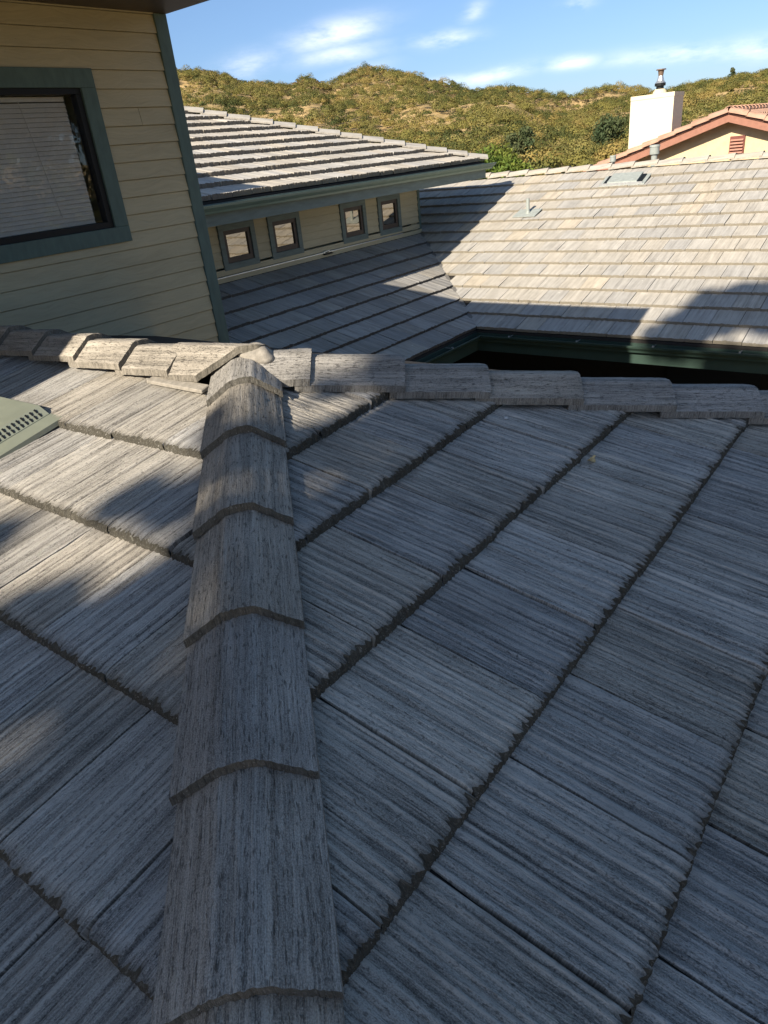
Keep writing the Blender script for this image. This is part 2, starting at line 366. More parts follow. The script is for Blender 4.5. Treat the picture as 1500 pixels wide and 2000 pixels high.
def slope(name, O, ev, eu, courses, vrange, W, nx, ny, T, amp, jag, mat, parent, rng, joints=None, skew=0., clip=(), tint=None, deck=True, over=.03, jit=.0015):
    """courses: list of (a0,b0) giving the butt line u = a0 + b0*v, first entry is the top edge"""
    O = np.array(O, float); ev = np.array(ev, float); eu = np.array(eu, float); eu /= np.linalg.norm(eu)
    en = np.cross(ev, eu); en *= np.sign(en[2])
    VV, QQ, UU, TT = [], [], [], []; n = 0
    for c in range(1, len(courses)):
        v0, v1 = vrange(c) if callable(vrange) else vrange
        j0 = (joints or {}).get(c, (c % 2) * .5 * W + rng.uniform(-.02, .02))
        k0 = math.floor((v0 - j0) / W); k1 = math.ceil((v1 - j0) / W)
        (a0, b0), (a1, b1) = courses[c - 1], courses[c]
        for k in range(k0, k1):
            v = j0 + k * W; vm = v + W / 2
            u0 = a0 + b0 * vm; u1 = a1 + b1 * vm
            V, Q, U, TI = tile_arrays(rng, W, u1 - u0, nx, ny, T, amp, jag, over=over, tint=tint)
            uu = V[:, 1] + u0 + b1 * (V[:, 0] - W / 2) * np.clip(V[:, 1] / (u1 - u0), 0, 1) + b0 * (V[:, 0] - W / 2) * (1 - np.clip(V[:, 1] / (u1 - u0), 0, 1))
            vv = V[:, 0] + v + skew * V[:, 1]
            hh = V[:, 2] + (rng.standard_normal() * jit + rng.standard_normal() * jit * (V[:, 0] / W - .5)) * np.clip(V[:, 2] / T + .2, 0, 1)
            uu = uu + rng.standard_normal() * jit * 1.2 * np.clip(V[:, 1] / L_ if (L_ := (u1 - u0)) else 0, 0, 1)
            P = O + vv[:, None] * ev + uu[:, None] * eu + hh[:, None] * en
            VV.append(P); QQ.append(Q + n); UU.append(U); TT.append(TI); n += len(V)
    VV = np.concatenate(VV); QQ = np.concatenate(QQ)
    if np.dot(np.cross(ev, eu), en) < 0: pass
    else: QQ = QQ[:, ::-1]
    QQ = np.ascontiguousarray(QQ)
    me = mesh_np(VV, QQ); vattr(me, 'uvm', np.concatenate(UU)); vattr(me, 'tint', np.concatenate(TT))
    # top faces should point outward
    if clip:
        bm = bmesh.new(); bm.from_mesh(me)
        for co, no in clip:
            bmesh.ops.bisect_plane(bm, geom=list(bm.verts) + list(bm.edges) + list(bm.faces), plane_co=co, plane_no=no, clear_outer=True)
        bm.to_mesh(me); bm.free()
    o = link(name, me, mat, parent)
    if ny > 6:
        me.polygons.foreach_set('use_smooth', [True] * len(me.polygons))
    return o
def deck_poly(pts, mat, parent, th=.03, name='roof_deck'):
    mb = MB(); mb.prism(pts, (0, 0, -th)); return mb.build(name, mat, parent)

def cap_piece(name, P0, d, ac, up, t0, t1, hw, base0, base1, ht, mat, parent, rng, nl=18, cut0=0., cut1=0., th=.024, fine=True, tintv=None):
    """one hip/ridge cap: three facets, thick butt end at t1 (downslope)"""
    P0, d, ac, up = [np.array(x, float) for x in (P0, d, ac, up)]
    prof = [(-hw, 0), (-hw * .30, ht * .88), (-hw * .05, ht * .96), (hw * .05, ht), (hw * .27, ht * .98), (hw, 0)]
    # resample
    px = np.array([p[0] for p in prof]); ph = np.array([p[1] for p in prof])
    nw = 46 if fine else 9
    xs = np.linspace(-hw, hw, nw) if fine else px.copy()
    if not fine: xs = np.array([-hw, -hw * .34, hw * .34, hw]); nw = 4
    hs_ = np.interp(xs, px, ph)
    if fine:
        ker = np.array([.05, .2, .5, .2, .05]); pad = np.concatenate([[2 * hs_[0] - hs_[2], 2 * hs_[0] - hs_[1]], hs_, [2 * hs_[-1] - hs_[-2], 2 * hs_[-1] - hs_[-3]]])
        hs_ = np.convolve(pad, ker, 'valid')
    if fine: P0 = P0 + ac * rng.normal(0, .0022); jt_ = rng.normal(0, .006, 2)
    else: jt_ = (0, 0)
    ts = np.linspace(0, 1, nl)
    V = np.zeros((nw, nl, 3)); UV = np.zeros((nw, nl, 3))
    wid = 1 - .0 * ts
    loc = rng.standard_normal((nw, nl)) if fine else np.zeros((nw, nl))
    prf = smooth1(nw, 1, rng) if fine else np.zeros(nw)
    for i, x in enumerate(xs):
        for k, s_ in enumerate(ts):
            ta = t0 + cut0 * (x + hw) ; tb = t1 + cut1 * max(0., x)
            t = ta + (tb - ta) * s_
            b_ = base0 + (base1 - base0) * s_
            taper = .965 + .035 * s_
            h = hs_[i] + b_ + s_ * .05 * jt_[0] * x / hw * 10 * .1 + abs(jt_[1]) * .35 * s_ + (.0006 * prf[i] + .0005 * loc[i, k])
            if k == nl - 1 and fine: h -= .002; t += rng.standard_normal() * .0008
            V[i, k] = P0 + d * t + ac * x * taper + up * h
            UV[i, k] = (x, t, .5 + .2 * prf[i])
    idx = np.arange(nw * nl).reshape(nw, nl)
    top = V.reshape(-1, 3); Q = [np.stack([idx[:-1, :-1], idx[:-1, 1:], idx[1:, 1:], idx[1:, :-1]], -1).reshape(-1, 4)]
    VV = [top]; UU = [UV.reshape(-1, 3)]; CH = [np.zeros(nw * nl)]; n = nw * nl
    # underside
    bot = V - up * th; bot[:, :, :] = bot
    VV.append(bot.reshape(-1, 3)); u2 = UV.copy(); UU.append(u2.reshape(-1, 3)); CH.append(np.zeros(nw * nl))
    Q.append(Q[0][:, ::-1] + n); n2 = 2 * n
    def strip(a, b, chip):
        nonlocal n2
        S = np.stack([a, b], 1); k = len(a); VV.append(S.reshape(-1, 3)); si = n2 + np.arange(2 * k).reshape(k, 2)
        Q.append(np.stack([si[:-1, 0], si[1:, 0], si[1:, 1], si[:-1, 1]], -1)); n2 += 2 * k
        q = np.zeros((k, 2, 3)); q[:, :, 0] = np.linspace(0, hw * 2 if k == nw else t1 - t0, k)[:, None]; q[:, 1, 1] = .02; q[:, :, 2] = .3
        UU.append(q.reshape(-1, 3)); CH.append(np.full(2 * k, chip))
    strip(V[:, -1], bot[:, -1], .8); strip(V[:, 0], bot[:, 0], .3); strip(V[0], bot[0], .3); strip(V[-1], bot[-1], .3)
    VV = np.concatenate(VV); UU = np.concatenate(UU); CH = np.concatenate(CH)
    UU[:, 0] += rng.uniform(0, 50); UU[:, 1] += rng.uniform(0, 50)
    tv = tintv or (rng.uniform(.15, .75), rng.uniform(.92, 1.08))
    TI = np.stack([np.full(len(VV), tv[0]), np.full(len(VV), tv[1]), CH], -1)
    me = mesh_np(VV, np.concatenate(Q)); vattr(me, 'uvm', UU); vattr(me, 'tint', TI)
    bm = bmesh.new(); bm.from_mesh(me); bmesh.ops.recalc_face_normals(bm, faces=bm.faces); bm.to_mesh(me); bm.free()
    return link(name, me, mat, parent)
def gutter(name, path, miters, mat, parent, wdt=.13, dep=.09, zoff=0.):
    """K-style gutter swept along path; miters are the outward vectors at each path point"""
    pr = [(0, 0), (0, -dep), (wdt * .58, -dep), (wdt * .66, -dep * .72), (wdt * .86, -dep * .45), (wdt * .97, -dep * .28), (wdt * .97, -.012), (wdt * 1.05, -.010), (wdt * 1.05, .002), (wdt * .90, .002),
          (wdt * .90, -dep * .26), (wdt * .80, -dep * .42), (wdt * .60, -dep * .68), (wdt * .54, -dep * .95), (.006, -dep * .95), (.006, 0)]
    n = len(pr); v = []; f = []
    for p, m_ in zip(path, miters):
        for o_, z in pr: v.append((p[0] + m_[0] * o_, p[1] + m_[1] * o_, p[2] + z))
    for i in range(len(path) - 1):
        for k in range(n): f.append((i * n + k, i * n + (k + 1) % n, (i + 1) * n + (k + 1) % n, (i + 1) * n + k))
    f += [tuple(range(n)), tuple((len(path) - 1) * n + k for k in range(n - 1, -1, -1))]
    return MB().add(v, f).build(name, mat, parent)

# ================================================================== NEAR ROOF
A = np.array([-1.8681, 1.6495, -0.659]); S1 = 0.2551; c1 = 1 / math.hypot(1, S1); sn1 = S1 * c1
roof = empty('hip_roof', tuple(A)); tag(roof, 'grey concrete-tiled hip roof in the foreground, its hip caps running straight down the photo', 'roof')
rg = np.random.default_rng(5)
def near_tint(r):
    return (r.uniform(.1, .75), r.uniform(.86, 1.12))
hip1_no = Vector((1, 1, 0)).normalized(); hip2_no = Vector((-1, 1, 0)).normalized()
cr_R = [(.10, 0), (.435, -.075), (.745, -.03), (1.096, 0), (1.449, 0), (1.786, 0), (2.13, 0), (2.475, 0), (2.82, 0), (3.16, 0)]
jr = {1: -.172, 2: -.045, 3: -.209, 4: -.110, 5: -.2525, 6: -.140, 7: -.27, 8: -.13, 9: -.27}
slope('right_roof_slope', A, (0, 1, 0), (c1, 0, -sn1), cr_R, lambda c: (-min(3.2, .38 * c + .5), min(1.62, .38 * c + .5)), .2722, 104, 18, .030, .0018, .0085, M_TILE, roof, rg, jr,
      clip=[(Vector(A), Vector((-1, -1, 0)).normalized()), (Vector(A), Vector((-1, 1, 0)).normalized()), (Vector((0, A[1] + 1.5, 0)), Vector((0, 1, 0)))], tint=near_tint)
cr_L = [(.12, 0), (.460, -.022), (.814, 0), (1.155, 0), (1.495, 0), (1.838, 0), (2.18, 0), (2.52, 0), (2.86, 0), (3.2, 0)]
jl = {1: .026, 2: -.075, 3: .37, 4: .23, 5: .95, 6: .24, 7: .37, 8: .2, 9: .35}
slope('left_roof_slope', A, (1, 0, 0), (0, -c1, -sn1), cr_L, lambda c: (-2.78, .38 * c + .45), .2722, 104, 18, .030, .0018, .0085, M_TILE, roof, rg, jl, skew=-.05,
      clip=[(Vector(A), Vector((1, 1, 0)).normalized())], tint=near_tint)
def planeR(x, y, h=0): return (x, y, A[2] - S1 * (x - A[0]) + h)
def planeL(x, y, h=0): return (x, y, A[2] - S1 * (A[1] - y) + h)
dk = -.006
ux = 3.1 * c1; yN = A[1] + 1.5
ap = (A[0], A[1], A[2] + dk)
h1e = (A[0] + ux, A[1] - ux, A[2] - S1 * ux + dk); h2e = (A[0] + 1.5, yN, A[2] - S1 * 1.5 + dk)
mb = MB(); mb.prism([ap, h1e, (A[0] + ux, yN, A[2] - S1 * ux + dk), h2e], (0, 0, -.03))
mb.prism([ap, (-4.6, A[1], A[2] + dk), (-4.6, A[1] - ux, A[2] - S1 * ux + dk), h1e], (0, 0, -.03))
mb.prism([ap, h2e, (-4.6, yN, A[2] - S1 * 1.5 + dk), (-4.6, A[1], A[2] + dk)], (0, 0, -.03))
mb.build('roof_deck', M_DECK, roof)
# caps
ac1 = np.array([1, 1, 0]) / 2 ** .5; d1 = np.array([1, -1, -S1]); d1 = d1 / np.linalg.norm(d1); up1 = np.cross(ac1, d1); up1 *= np.sign(up1[2])
tt = [.217, .535, .916, 1.275, 1.631, 1.959, 2.30, 2.64, 2.98, 3.32, 3.66, 4.0, 4.3]
lab = 'hip_cap'
for i, t in enumerate(tt):
    t0 = (-.13 if i == 0 else tt[i - 1] - .05)
    cap_piece(lab, A - ac1 * .040 + 0, d1, ac1, up1, t0, t, .124, .012 if i else .004, .040, .068, M_CAP, roof, rg)
d2 = np.array([1, 1, -S1]); d2 /= np.linalg.norm(d2); ac2 = np.array([1, -1, 0]) / 2 ** .5; up2 = np.cross(d2, ac2); up2 *= np.sign(up2[2])
S_ = A + ac2 * .005; E_ = A + d2 * 1.9 + ac2 * .150 - up2 * .024; dd = (E_ - S_); dd /= np.linalg.norm(dd)
acn = np.cross(dd, up2); acn /= np.linalg.norm(acn); acn *= np.sign(acn @ ac2)
t2 = [.187, .512, .812, 1.148, 1.492, 1.827, 2.16]
for i, t in enumerate(t2):
    cap_piece('hip_cap', S_, dd, acn, up2, (-.0 if i == 0 else t2[i - 1] - .05), t, .124, .014, .040, .066 if i > 1 else .078, M_CAP, roof, rg)
tr = [-2.60, -2.27, -1.94, -1.60, -1.27, -.937, -.61, -.318, -.150]
acr = np.array([0, -1, 0]); upr = np.array([0, 0, 1.])
for i, t in enumerate(tr):
    last = i == len(tr) - 1
    cap_piece('ridge_cap', A + np.array([0, -.022, 0]), (1, 0, 0), acr, upr, (-2.75 if i == 0 else tr[i - 1] - .05), t + (.205 if last else .0), .124, .010, .030 if last else .034, .094 if last else .066, M_CAP, roof, rg, cut1=(-1.70 if last else 0), tintv=(.72, 1.1))
# mortar lump filling the joint of the three cap lines
bm = bmesh.new(); bmesh.ops.create_icosphere(bm, subdivisions=4, radius=1)
for v in bm.verts:
    n_ = math.sin(v.co.x * 5 + 1) * math.sin(v.co.y * 4.2) * .07 + math.sin(v.co.z * 6 + v.co.x * 3) * .05
    v.co = Vector((v.co.x * .090, v.co.y * .050, v.co.z * .043)) * (1 + n_)
    v.co += Vector((A[0] + .005, A[1] + .0, A[2] + .076))
me = bpy.data.meshes.new('mortar'); bm.to_mesh(me); bm.free(); link('mortar_joint', me, M_MORTAR, roof, True)
# closure strip under the last ridge caps
mb = MB(); y_ = A[1] - .128; z_ = A[2] - S1 * .128
mb.obox((A[0] - .43, y_ + .005, z_ + .020), (.33, -.012, .0), (0, -.040, -.010), (0, 0, .014)); mb.build('closure_strip', M_MORTAR, roof, bevel=.003)
# eaves of the near roof
mb = MB(); ze = A[2] - S1 * ux - .05
mb.box((A[0] + ux, A[1] - ux - .02, ze - .16), (A[0] + ux + .02, yN, ze)); mb.box((-4.6, A[1] - ux - .02, ze - .16), (A[0] + ux, A[1] - ux, ze))
mb.build('fascia', M_TRIM, roof)
mb = MB(); mb.box((-4.58, A[1] - ux + .6, -5.6), (A[0] + ux - .6, yN - .35, ze - .18)); mb.build('wall', M_SIDE, roof)
# metal attic vent on the left slope
vt = MB(); ev = Vector((1, 0, 0)); eu = Vector((0, -c1, -sn1)); en = Vector((0, -sn1, c1)) * 1
en = ev.cross(eu); en = en if en.z > 0 else -en
def LP(v, u, h): return Vector(A) + ev * v + eu * u + en * h
def quadbox(mb, v0, v1, u0, u1, h0, h1, sk=-.10):
    a = [LP(v0 + sk * (u - .47), u, h) for u, h in ((u0, h0), (u1, h0), (u1, h1), (u0, h1))]
    b = [LP(v1 + sk * (u - .47), u, h) for u, h in ((u0, h0), (u1, h0), (u1, h1), (u0, h1))]
    mb.add(a + b, [(0, 1, 2, 3), (7, 6, 5, 4), (0, 4, 5, 1), (1, 5, 6, 2), (2, 6, 7, 3), (3, 7, 4, 0)])
quadbox(vt, -1.25, -.585, .440, .80, .012, .030)
flange = vt.build('attic_vent', M_METAL, roof)
hood = MB()
pr = [(-1.12, .03), (-1.10, .062), (-.715, .062), (-.672, .032)]
for (va, ha), (vb, hb) in zip(pr[:-1], pr[1:]):
    a = [LP(va, .445, ha - .002), LP(va - .04, .77, ha - .002), LP(vb - .04, .77, hb - .002), LP(vb, .445, hb - .002)]
    hood.add(a + [p + en * .003 for p in a], [(0, 1, 2, 3), (7, 6, 5, 4), (0, 4, 5, 1), (1, 5, 6, 2), (2, 6, 7, 3), (3, 7, 4, 0)])
hood.add([LP(-1.16, .77, .03), LP(-.712, .77, .032), LP(-.755, .77, .060), LP(-1.14, .77, .060)], [(0, 1, 2, 3)])
hd_ = hood.build('vent_hood', M_METAL, flange)
sl = MB()
for r_, (va, ha) in enumerate(((-.708, .058), (-.690, .045))):
    for k in range(16):
        u = .468 + k * .0185; q = LP(va - .04 * (u - .445) / .33, u, ha)
        sl.obox(q, ev * .011 - en * .012, eu * .0062, en * .004 + ev * .004)
sl.build('vent_slots', M_DARK, flange)

# ================================================================== WING A (two-storey wall with the window)
XA = -4.6; yA = 3.815; kA = .9388
wa = empty('siding_wall_wing', (XA, yA, -5.6)); tag(wa, 'cream siding house wing with dark green corner board and blind-covered window, at the left edge', 'house')
JR = random.Random(4)
def lap_wall(mb, x, y0, y1, z0, z1, h, step=.009, holes=()):
    z = z0
    while z < z1 - 1e-4:
        zt = min(z + h, z1); segs = [(y0, y1)]
        for (a0, a1, b0, b1) in holes:
            if zt > b0 and z < b1:
                segs = [q for (p0, p1) in segs for q in ((p0, min(p1, a0)), (max(p0, a1), p1)) if q[1] - q[0] > .002]
        jy = JR.uniform(y0 + .3, y1 - .3) if y1 - y0 > 1 else None
        if jy is not None: segs = [q for (p0, p1) in segs for q in (((p0, jy - .0015), (jy + .0015, p1)) if p0 + .05 < jy < p1 - .05 else ((p0, p1),))]
        prof_ = [(x + step, z + .001), (x + step, z + .006), (x + (step * .25), zt - .004), (x - .004, zt - .003), (x - .004, zt), (x - .02, zt), (x - .02, z + .001)]
        for p0, p1 in segs: mb.prism([(a, p0, b) for a, b in prof_], (0, p1 - p0, 0))
        z += h
mb = MB(); hA = .1077
z0 = -.9 - hA * 40 + .0
zk = [.939 * q for q in (1.018, .915, .811, .694, .577, .461, .346, .225, .115, .001, -.113, -.228, -.342, -.458)]
off = np.mean([zk[i] + hA * i for i in range(14)])
lap_wall(mb, XA, -7.0, yA - .05, off - hA * 60, off + hA, hA, .015, [(1.82, 3.06, -.30, .57)])
mb.build('siding_wall', M_SIDE, wa)
mb = MB(); mb.box((XA - 6, -7.0, -5.6), (XA - .30, yA - .012, .97)); mb.box((XA - .30, -7.0, -5.6), (XA - .022, 1.80, .97)); mb.box((XA - .30, 3.08, -5.6), (XA - .022, yA - .012, .97)); mb.build('wall', M_SIDE, wa)
mb = MB(); mb.box((XA - .08, yA - .100, -5.6), (XA + .022, yA + .004, .976)); mb.build('corner_board', M_TRIM, wa, bevel=.003)
# soffit, eave and roof of wing A, out of frame above; it throws the shadows
XE = -2.93; yNA = 3.83
mb = MB(); mb.box((-6.85, -7.5, .978), (XE, yNA, .990)); mb.build('soffit', M_BROWN, wa)
mb = MB(); mb.prism([(XE, -7.5, .992), (XE - 3.9, -7.5, 2.0), (XE - 3.9, yNA - 2.6, 2.0), (XE - 1.6, yNA - 1.2, 1.45), (XE, yNA, .992)], (0, 0, .02)); mb.build('roof_slope', M_TB, wa)
mb = MB(); mb.prism([(-6.85, yNA - .02, .9), (-6.85, yNA - .02, 1.43), (-13, yNA - .02, 1.46), (-13, yNA - .02, .9)], (0, -5, 0)); mb.build('upper_shadow_block', M_SIDE, wa)  # unseen raised block, its height set to cast the shadow on roof B
# window: trim, black frame, glass, blind
wy0, wy1, wz0, wz1 = 1.75, 3.132, -.376, .649; tw = .105
mb = MB(); X0, X1 = XA - .01, XA + .030
mb.box((X0, wy0, wz1 - tw), (X1, wy1, wz1)); mb.box((X0, wy0, wz0), (X1, wy1, wz0 + tw * .95))
mb.box((X0, wy1 - tw, wz0 + tw * .95), (X1, wy1, wz1 - tw)); mb.box((X0, wy0, wz0 + tw * .95), (X1, wy0 + tw, wz1 - tw))
win = mb.build('window', M_TRIM, wa, bevel=.002)
iy0, iy1, iz0, iz1 = wy0 + tw, wy1 - tw, wz0 + tw * .95, wz1 - tw; fw = .034
mb = MB(); X0, X1 = XA - .05, XA + .014
mb.box((X0, iy0, iz1 - fw), (X1, iy1, iz1)); mb.box((X0, iy0, iz0), (X1, iy1, iz0 + fw * 1.15)); mb.box((X0, iy1 - fw * 1.2, iz0 + fw), (X1, iy1, iz1 - fw)); mb.box((X0, iy0, iz0 + fw), (X1, iy0 + fw, iz1 - fw))
mb.build('window_frame', M_DARK, win, bevel=.002)
def glass_mat(name, refl, tint):
    m = bpy.data.materials.new(name); m.use_nodes = True; t = m.node_tree; t.nodes.clear(); N = NB(t)
    out = N.n('ShaderNodeOutputMaterial'); tr = N.n('ShaderNodeBsdfTransparent', {0: (*tint, 1)})
    tc = N.n('ShaderNodeTexCoord').outputs['Object']
    bp = N.n('ShaderNodeBump', {'Strength': .35 if refl < .3 else .06, 'Distance': .004, 'Height': N.noise(tc, 7, 2, .5)})
    gl = N.n('ShaderNodeBsdfGlossy', {'Color': (.9, .92, .95, 1) if refl < .3 else (.86, .80, .70, 1), 'Roughness': .015}); t.links.new(bp.outputs[0], gl.inputs['Normal'])
    fr = N.n('ShaderNodeFresnel', {0: 1.5})
    f = N.math('ADD', N.math('MULTIPLY', fr.outputs[0], 1.0), refl, True)
    ms = N.n('ShaderNodeMixShader', {0: f}); t.links.new(tr.outputs[0], ms.inputs[1]); t.links.new(gl.outputs[0], ms.inputs[2]); t.links.new(ms.outputs[0], out.inputs[0])
    return m
M_GLASS = glass_mat('window_glass', .0, (.95, .95, .94)); M_GLASS2 = glass_mat('reflective_glass', .33, (.2, .2, .2))
mb = MB(); mb.box((XA - .026, iy0 + fw, iz0 + fw), (XA - .022, iy1 - fw, iz1 - fw)); mb.build('glass_pane', M_GLASS, win)
# recess the opening behind the glass (dark box) and the blind in front of it
mb = MB(); mb.box((XA - .20, iy0, iz0), (XA - .19, iy1, iz1)); mb.build('room_behind', plain('room_dark', (.16, .16, .155), .9), win)
# real slats just in front of the backing
bl = MB(); zz = iz1 - .075; k = 0
while zz > iz0 + .05 + k * 0:
    sag = .012
    yy1 = iy1 - .095
    a = [(XA - .0545, iy0 + .03, zz), (XA - .0545, yy1, zz + .002), (XA - .0440, yy1, zz - .0225), (XA - .0440, iy0 + .03, zz - .0245)]
    bl.add(a + [(p[0] + .0007, p[1], p[2] + .0008) for p in a], [(0, 1, 2, 3), (7, 6, 5, 4), (0, 4, 5, 1), (1, 5, 6, 2), (2, 6, 7, 3), (3, 7, 4, 0)])
    zz -= .0262; k += 1
bl.box((XA - .0565, iy0 + .03, iz1 - .065), (XA - .070, iy1 - .090, iz1 - .040))
bl.tube([(XA - .036, 2.62, iz1 - .06), (XA - .036, 2.70, iz0 + .10)], [.002, .002], 6)
bl.build('window_blind', M_BLIND, win)

# ================================================================== WING B/C/D
G = .343
Eo = np.array([-5.0476, 8.5827, -2.2961]); SD = .3646; cD = 1 / math.hypot(1, SD); snD = SD * cD
wb = empty('courtyard_wing', (-7.7, 8.5, -5.6)); tag(wb, 'tiled house wing behind, with four small square windows above a roof valley', 'house')
rf = np.random.default_rng(21)
def far_tint(r):
    x = r.uniform(0, 1)
    if x < .40: return (r.uniform(.15, .45), r.uniform(.91, .99))
    if x < .95: return (r.uniform(.42, .70), r.uniform(.97, 1.05))
    return (.88, 1.06)
# D: faces south
ND = 14; OD = Eo + ND * G * np.array([0, cD, snD])
slope('right_lower_slope', OD, (1, 0, 0), (0, -cD, -snD), [(k * G, 0) for k in range(ND + 1)], lambda c: ((-5.5 if c < 7 else -(ND - c) * G * cD - .12), 7.5), .310, 26, 4, .035, .0020, .0065, M_TFAR, wb, rf, tint=far_tint, jit=.0022, clip=[(Vector(Eo), Vector((-1, -1, 0)).normalized())])
# C: faces east
NC = 8; OC = Eo + NC * G * np.array([-cD, 0, snD])
slope('left_lower_slope', OC, (0, 1, 0), (cD, 0, -snD), [(k * G, 0) for k in range(NC + 1)], lambda c: (-5.2, (NC - c) * G * cD + .33), .310, 26, 4, .035, .0020, .0065, M_TC, wb, rf, tint=lambda r: (r.uniform(.05, .6), r.uniform(.66, .92)), jit=.0022,  # tints lowered so the east slope's shade sits in the colour
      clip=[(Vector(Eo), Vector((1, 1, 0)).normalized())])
yR = OD[1] + .10; zR = OD[2] + .10 * SD
mb = MB()
mb.prism([(Eo[0] - 6.5, OD[1] + .1, zR - .02), (Eo[0] + 8, OD[1] + .1, zR - .02), (Eo[0] + 8, Eo[1], Eo[2] - .02), (Eo[0], Eo[1], Eo[2] - .02), (Eo[0] - 6.5, Eo[1] + 6.5, Eo[2] + 6.5 * SD - .03)][:4] , (0, 0, -.03))
mb.prism([(Eo[0], Eo[1], Eo[2] - .02), (Eo[0] - 2.72, Eo[1] + 2.72, Eo[2] + 2.72 * SD - .02), (Eo[0] - 2.72, 3.3, Eo[2] + 2.72 * SD - .02), (Eo[0], 3.3, Eo[2] - .02)], (0, 0, -.03))
mb.prism([(Eo[0] - 6.5, yR, zR - .02), (Eo[0] + 8, yR, zR - .02), (Eo[0] + 8, yR + 5, zR - 5 * SD), (Eo[0] - 6.5, yR + 5, zR - 5 * SD)], (0, 0, -.03))
mb.build('roof_deck', M_DECK, wb)
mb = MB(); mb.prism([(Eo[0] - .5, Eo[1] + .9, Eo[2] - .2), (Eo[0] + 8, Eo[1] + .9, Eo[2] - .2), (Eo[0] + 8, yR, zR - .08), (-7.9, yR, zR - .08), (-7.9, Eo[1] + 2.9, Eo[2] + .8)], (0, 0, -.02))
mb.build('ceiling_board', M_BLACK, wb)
# ridge caps of D
x = Eo[0] - 4.6; ts = []
while x < Eo[0] + 7.8: ts.append(x); x += .392
for i in range(1, len(ts)):
    cap_piece('ridge_cap', (0, yR, zR - .005), (1, 0, 0), (0, -1, 0), (0, 0, 1), ts[i - 1] - .04, ts[i], .125, .012, .040, .06, M_CAPF, wb, rf, nl=2, fine=False, tintv=(rf.uniform(.5, .85), rf.uniform(.95, 1.1)))
# valley metal
mb = MB(); a = Vector(Eo) + Vector((0, 0, .006)); b = a + Vector((-2.72, 2.72, 2.72 * SD)); s_ = Vector((.02, .02, 0))
mb.prism([a - s_, a + s_, b + s_, b - s_], (0, 0, .012)); mb.build('valley_flashing', plain('valley_metal', (.16, .155, .15), .7), wb)
# gutters + fascia round the courtyard corner
gz = -2.352
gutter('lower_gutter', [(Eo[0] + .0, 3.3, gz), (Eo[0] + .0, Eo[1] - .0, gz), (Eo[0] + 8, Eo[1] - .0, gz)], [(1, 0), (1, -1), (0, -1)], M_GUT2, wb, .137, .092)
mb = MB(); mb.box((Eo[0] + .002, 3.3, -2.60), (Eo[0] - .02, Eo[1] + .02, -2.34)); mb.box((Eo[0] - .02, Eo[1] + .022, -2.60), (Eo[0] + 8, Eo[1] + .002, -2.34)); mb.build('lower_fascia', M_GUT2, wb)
mb = MB()
for x in np.arange(Eo[0] + .55, Eo[0] + 8, .95): MB().box((x, Eo[1] - .128, gz - .004), (x + .012, Eo[1] - .006, gz + .004)).box((x - .004, Eo[1] - .120, gz + .004), (x + .016, Eo[1] - .100, gz + .016)).build('gutter_hanger', M_GALV, wb)
for y in np.arange(4.0, Eo[1] - .3, .75): MB().box((Eo[0] + .006, y, gz - .004), (Eo[0] + .128, y + .012, gz + .004)).box((Eo[0] + .100, y - .004, gz + .004), (Eo[0] + .120, y + .016, gz + .016)).build('gutter_hanger', M_GALV, wb)
# soffit and recessed walls of the courtyard porch, its deep shade painted near-black
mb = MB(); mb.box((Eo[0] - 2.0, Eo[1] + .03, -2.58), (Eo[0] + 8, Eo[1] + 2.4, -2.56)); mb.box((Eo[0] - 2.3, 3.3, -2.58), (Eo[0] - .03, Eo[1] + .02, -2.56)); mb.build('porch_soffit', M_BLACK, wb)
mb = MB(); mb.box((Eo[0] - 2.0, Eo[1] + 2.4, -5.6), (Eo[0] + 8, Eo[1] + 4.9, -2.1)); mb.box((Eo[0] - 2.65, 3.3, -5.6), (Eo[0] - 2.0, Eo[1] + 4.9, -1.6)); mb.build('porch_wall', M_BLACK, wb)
mb = MB()
for x in (-3.1, -1.2, 1.0): MB().box((x, Eo[1] + 2.34, -4.9), (x + 1.3, Eo[1] + 2.39, -2.95)).build('porch_door', M_DARK, wb)
mb = MB()
for x in (3.4,): MB().box((x, Eo[1] + .08, -5.6), (x + .14, Eo[1] + .22, -2.58)).build('porch_post', M_TRIM, wb)

# wall B
XB = -7.70; hB = .1025
mb = MB(); zt = -.7486 + hB * 3
WB = ((6.553, 7.205, -1.203, -.640), (7.468, 8.120, -1.205, -.640), (9.045, 9.685, -1.222, -.640), (10.012, 10.645, -1.235, -.640))
lap_wall(mb, XB, 3.6, 11.20, zt - hB * 7, zt, hB, .016, [(a + .03, b - .03, c_ + .03, d_ - .03) for a, b, c_, d_ in WB]); mb.build('siding_wall', M_SIDE, wb)
mb = MB(); mb.box((-12, 3.6, -2.4), (XB - .16, 11.23, -.42)); mb.box((XB - .16, 11.0, -2.4), (XB - .022, 11.23, -.42)); mb.build('inner_wall', M_SIDE, wb)
mb = MB(); mb.box((XB - .06, 11.185, -1.34), (XB + .022, 11.25, -.44)); mb.build('corner_board', M_TRIM, wb, bevel=.002)
mb = MB(); mb.box((XB, 3.6, -1.262), (XB + .026, 11.183, -1.185)); mb.box((XB, 3.6, -1.34), (XB + .05, 11.22, -1.278)); mb.build('base_board', M_SIDE, wb, bevel=.002)
mb = MB(); mb.box((XB, 3.6, -1.277), (XB + .060, 8.55, -1.266)); mb.box((XB, 8.63, -1.277), (XB + .060, 10.62, -1.266)); mb.obox((XB + .03, 8.52, -1.272), (.035, 0, .004), (0, .14, .012), (0, -.004, .01))
mb.build('base_flashing', M_FLASH, wb)
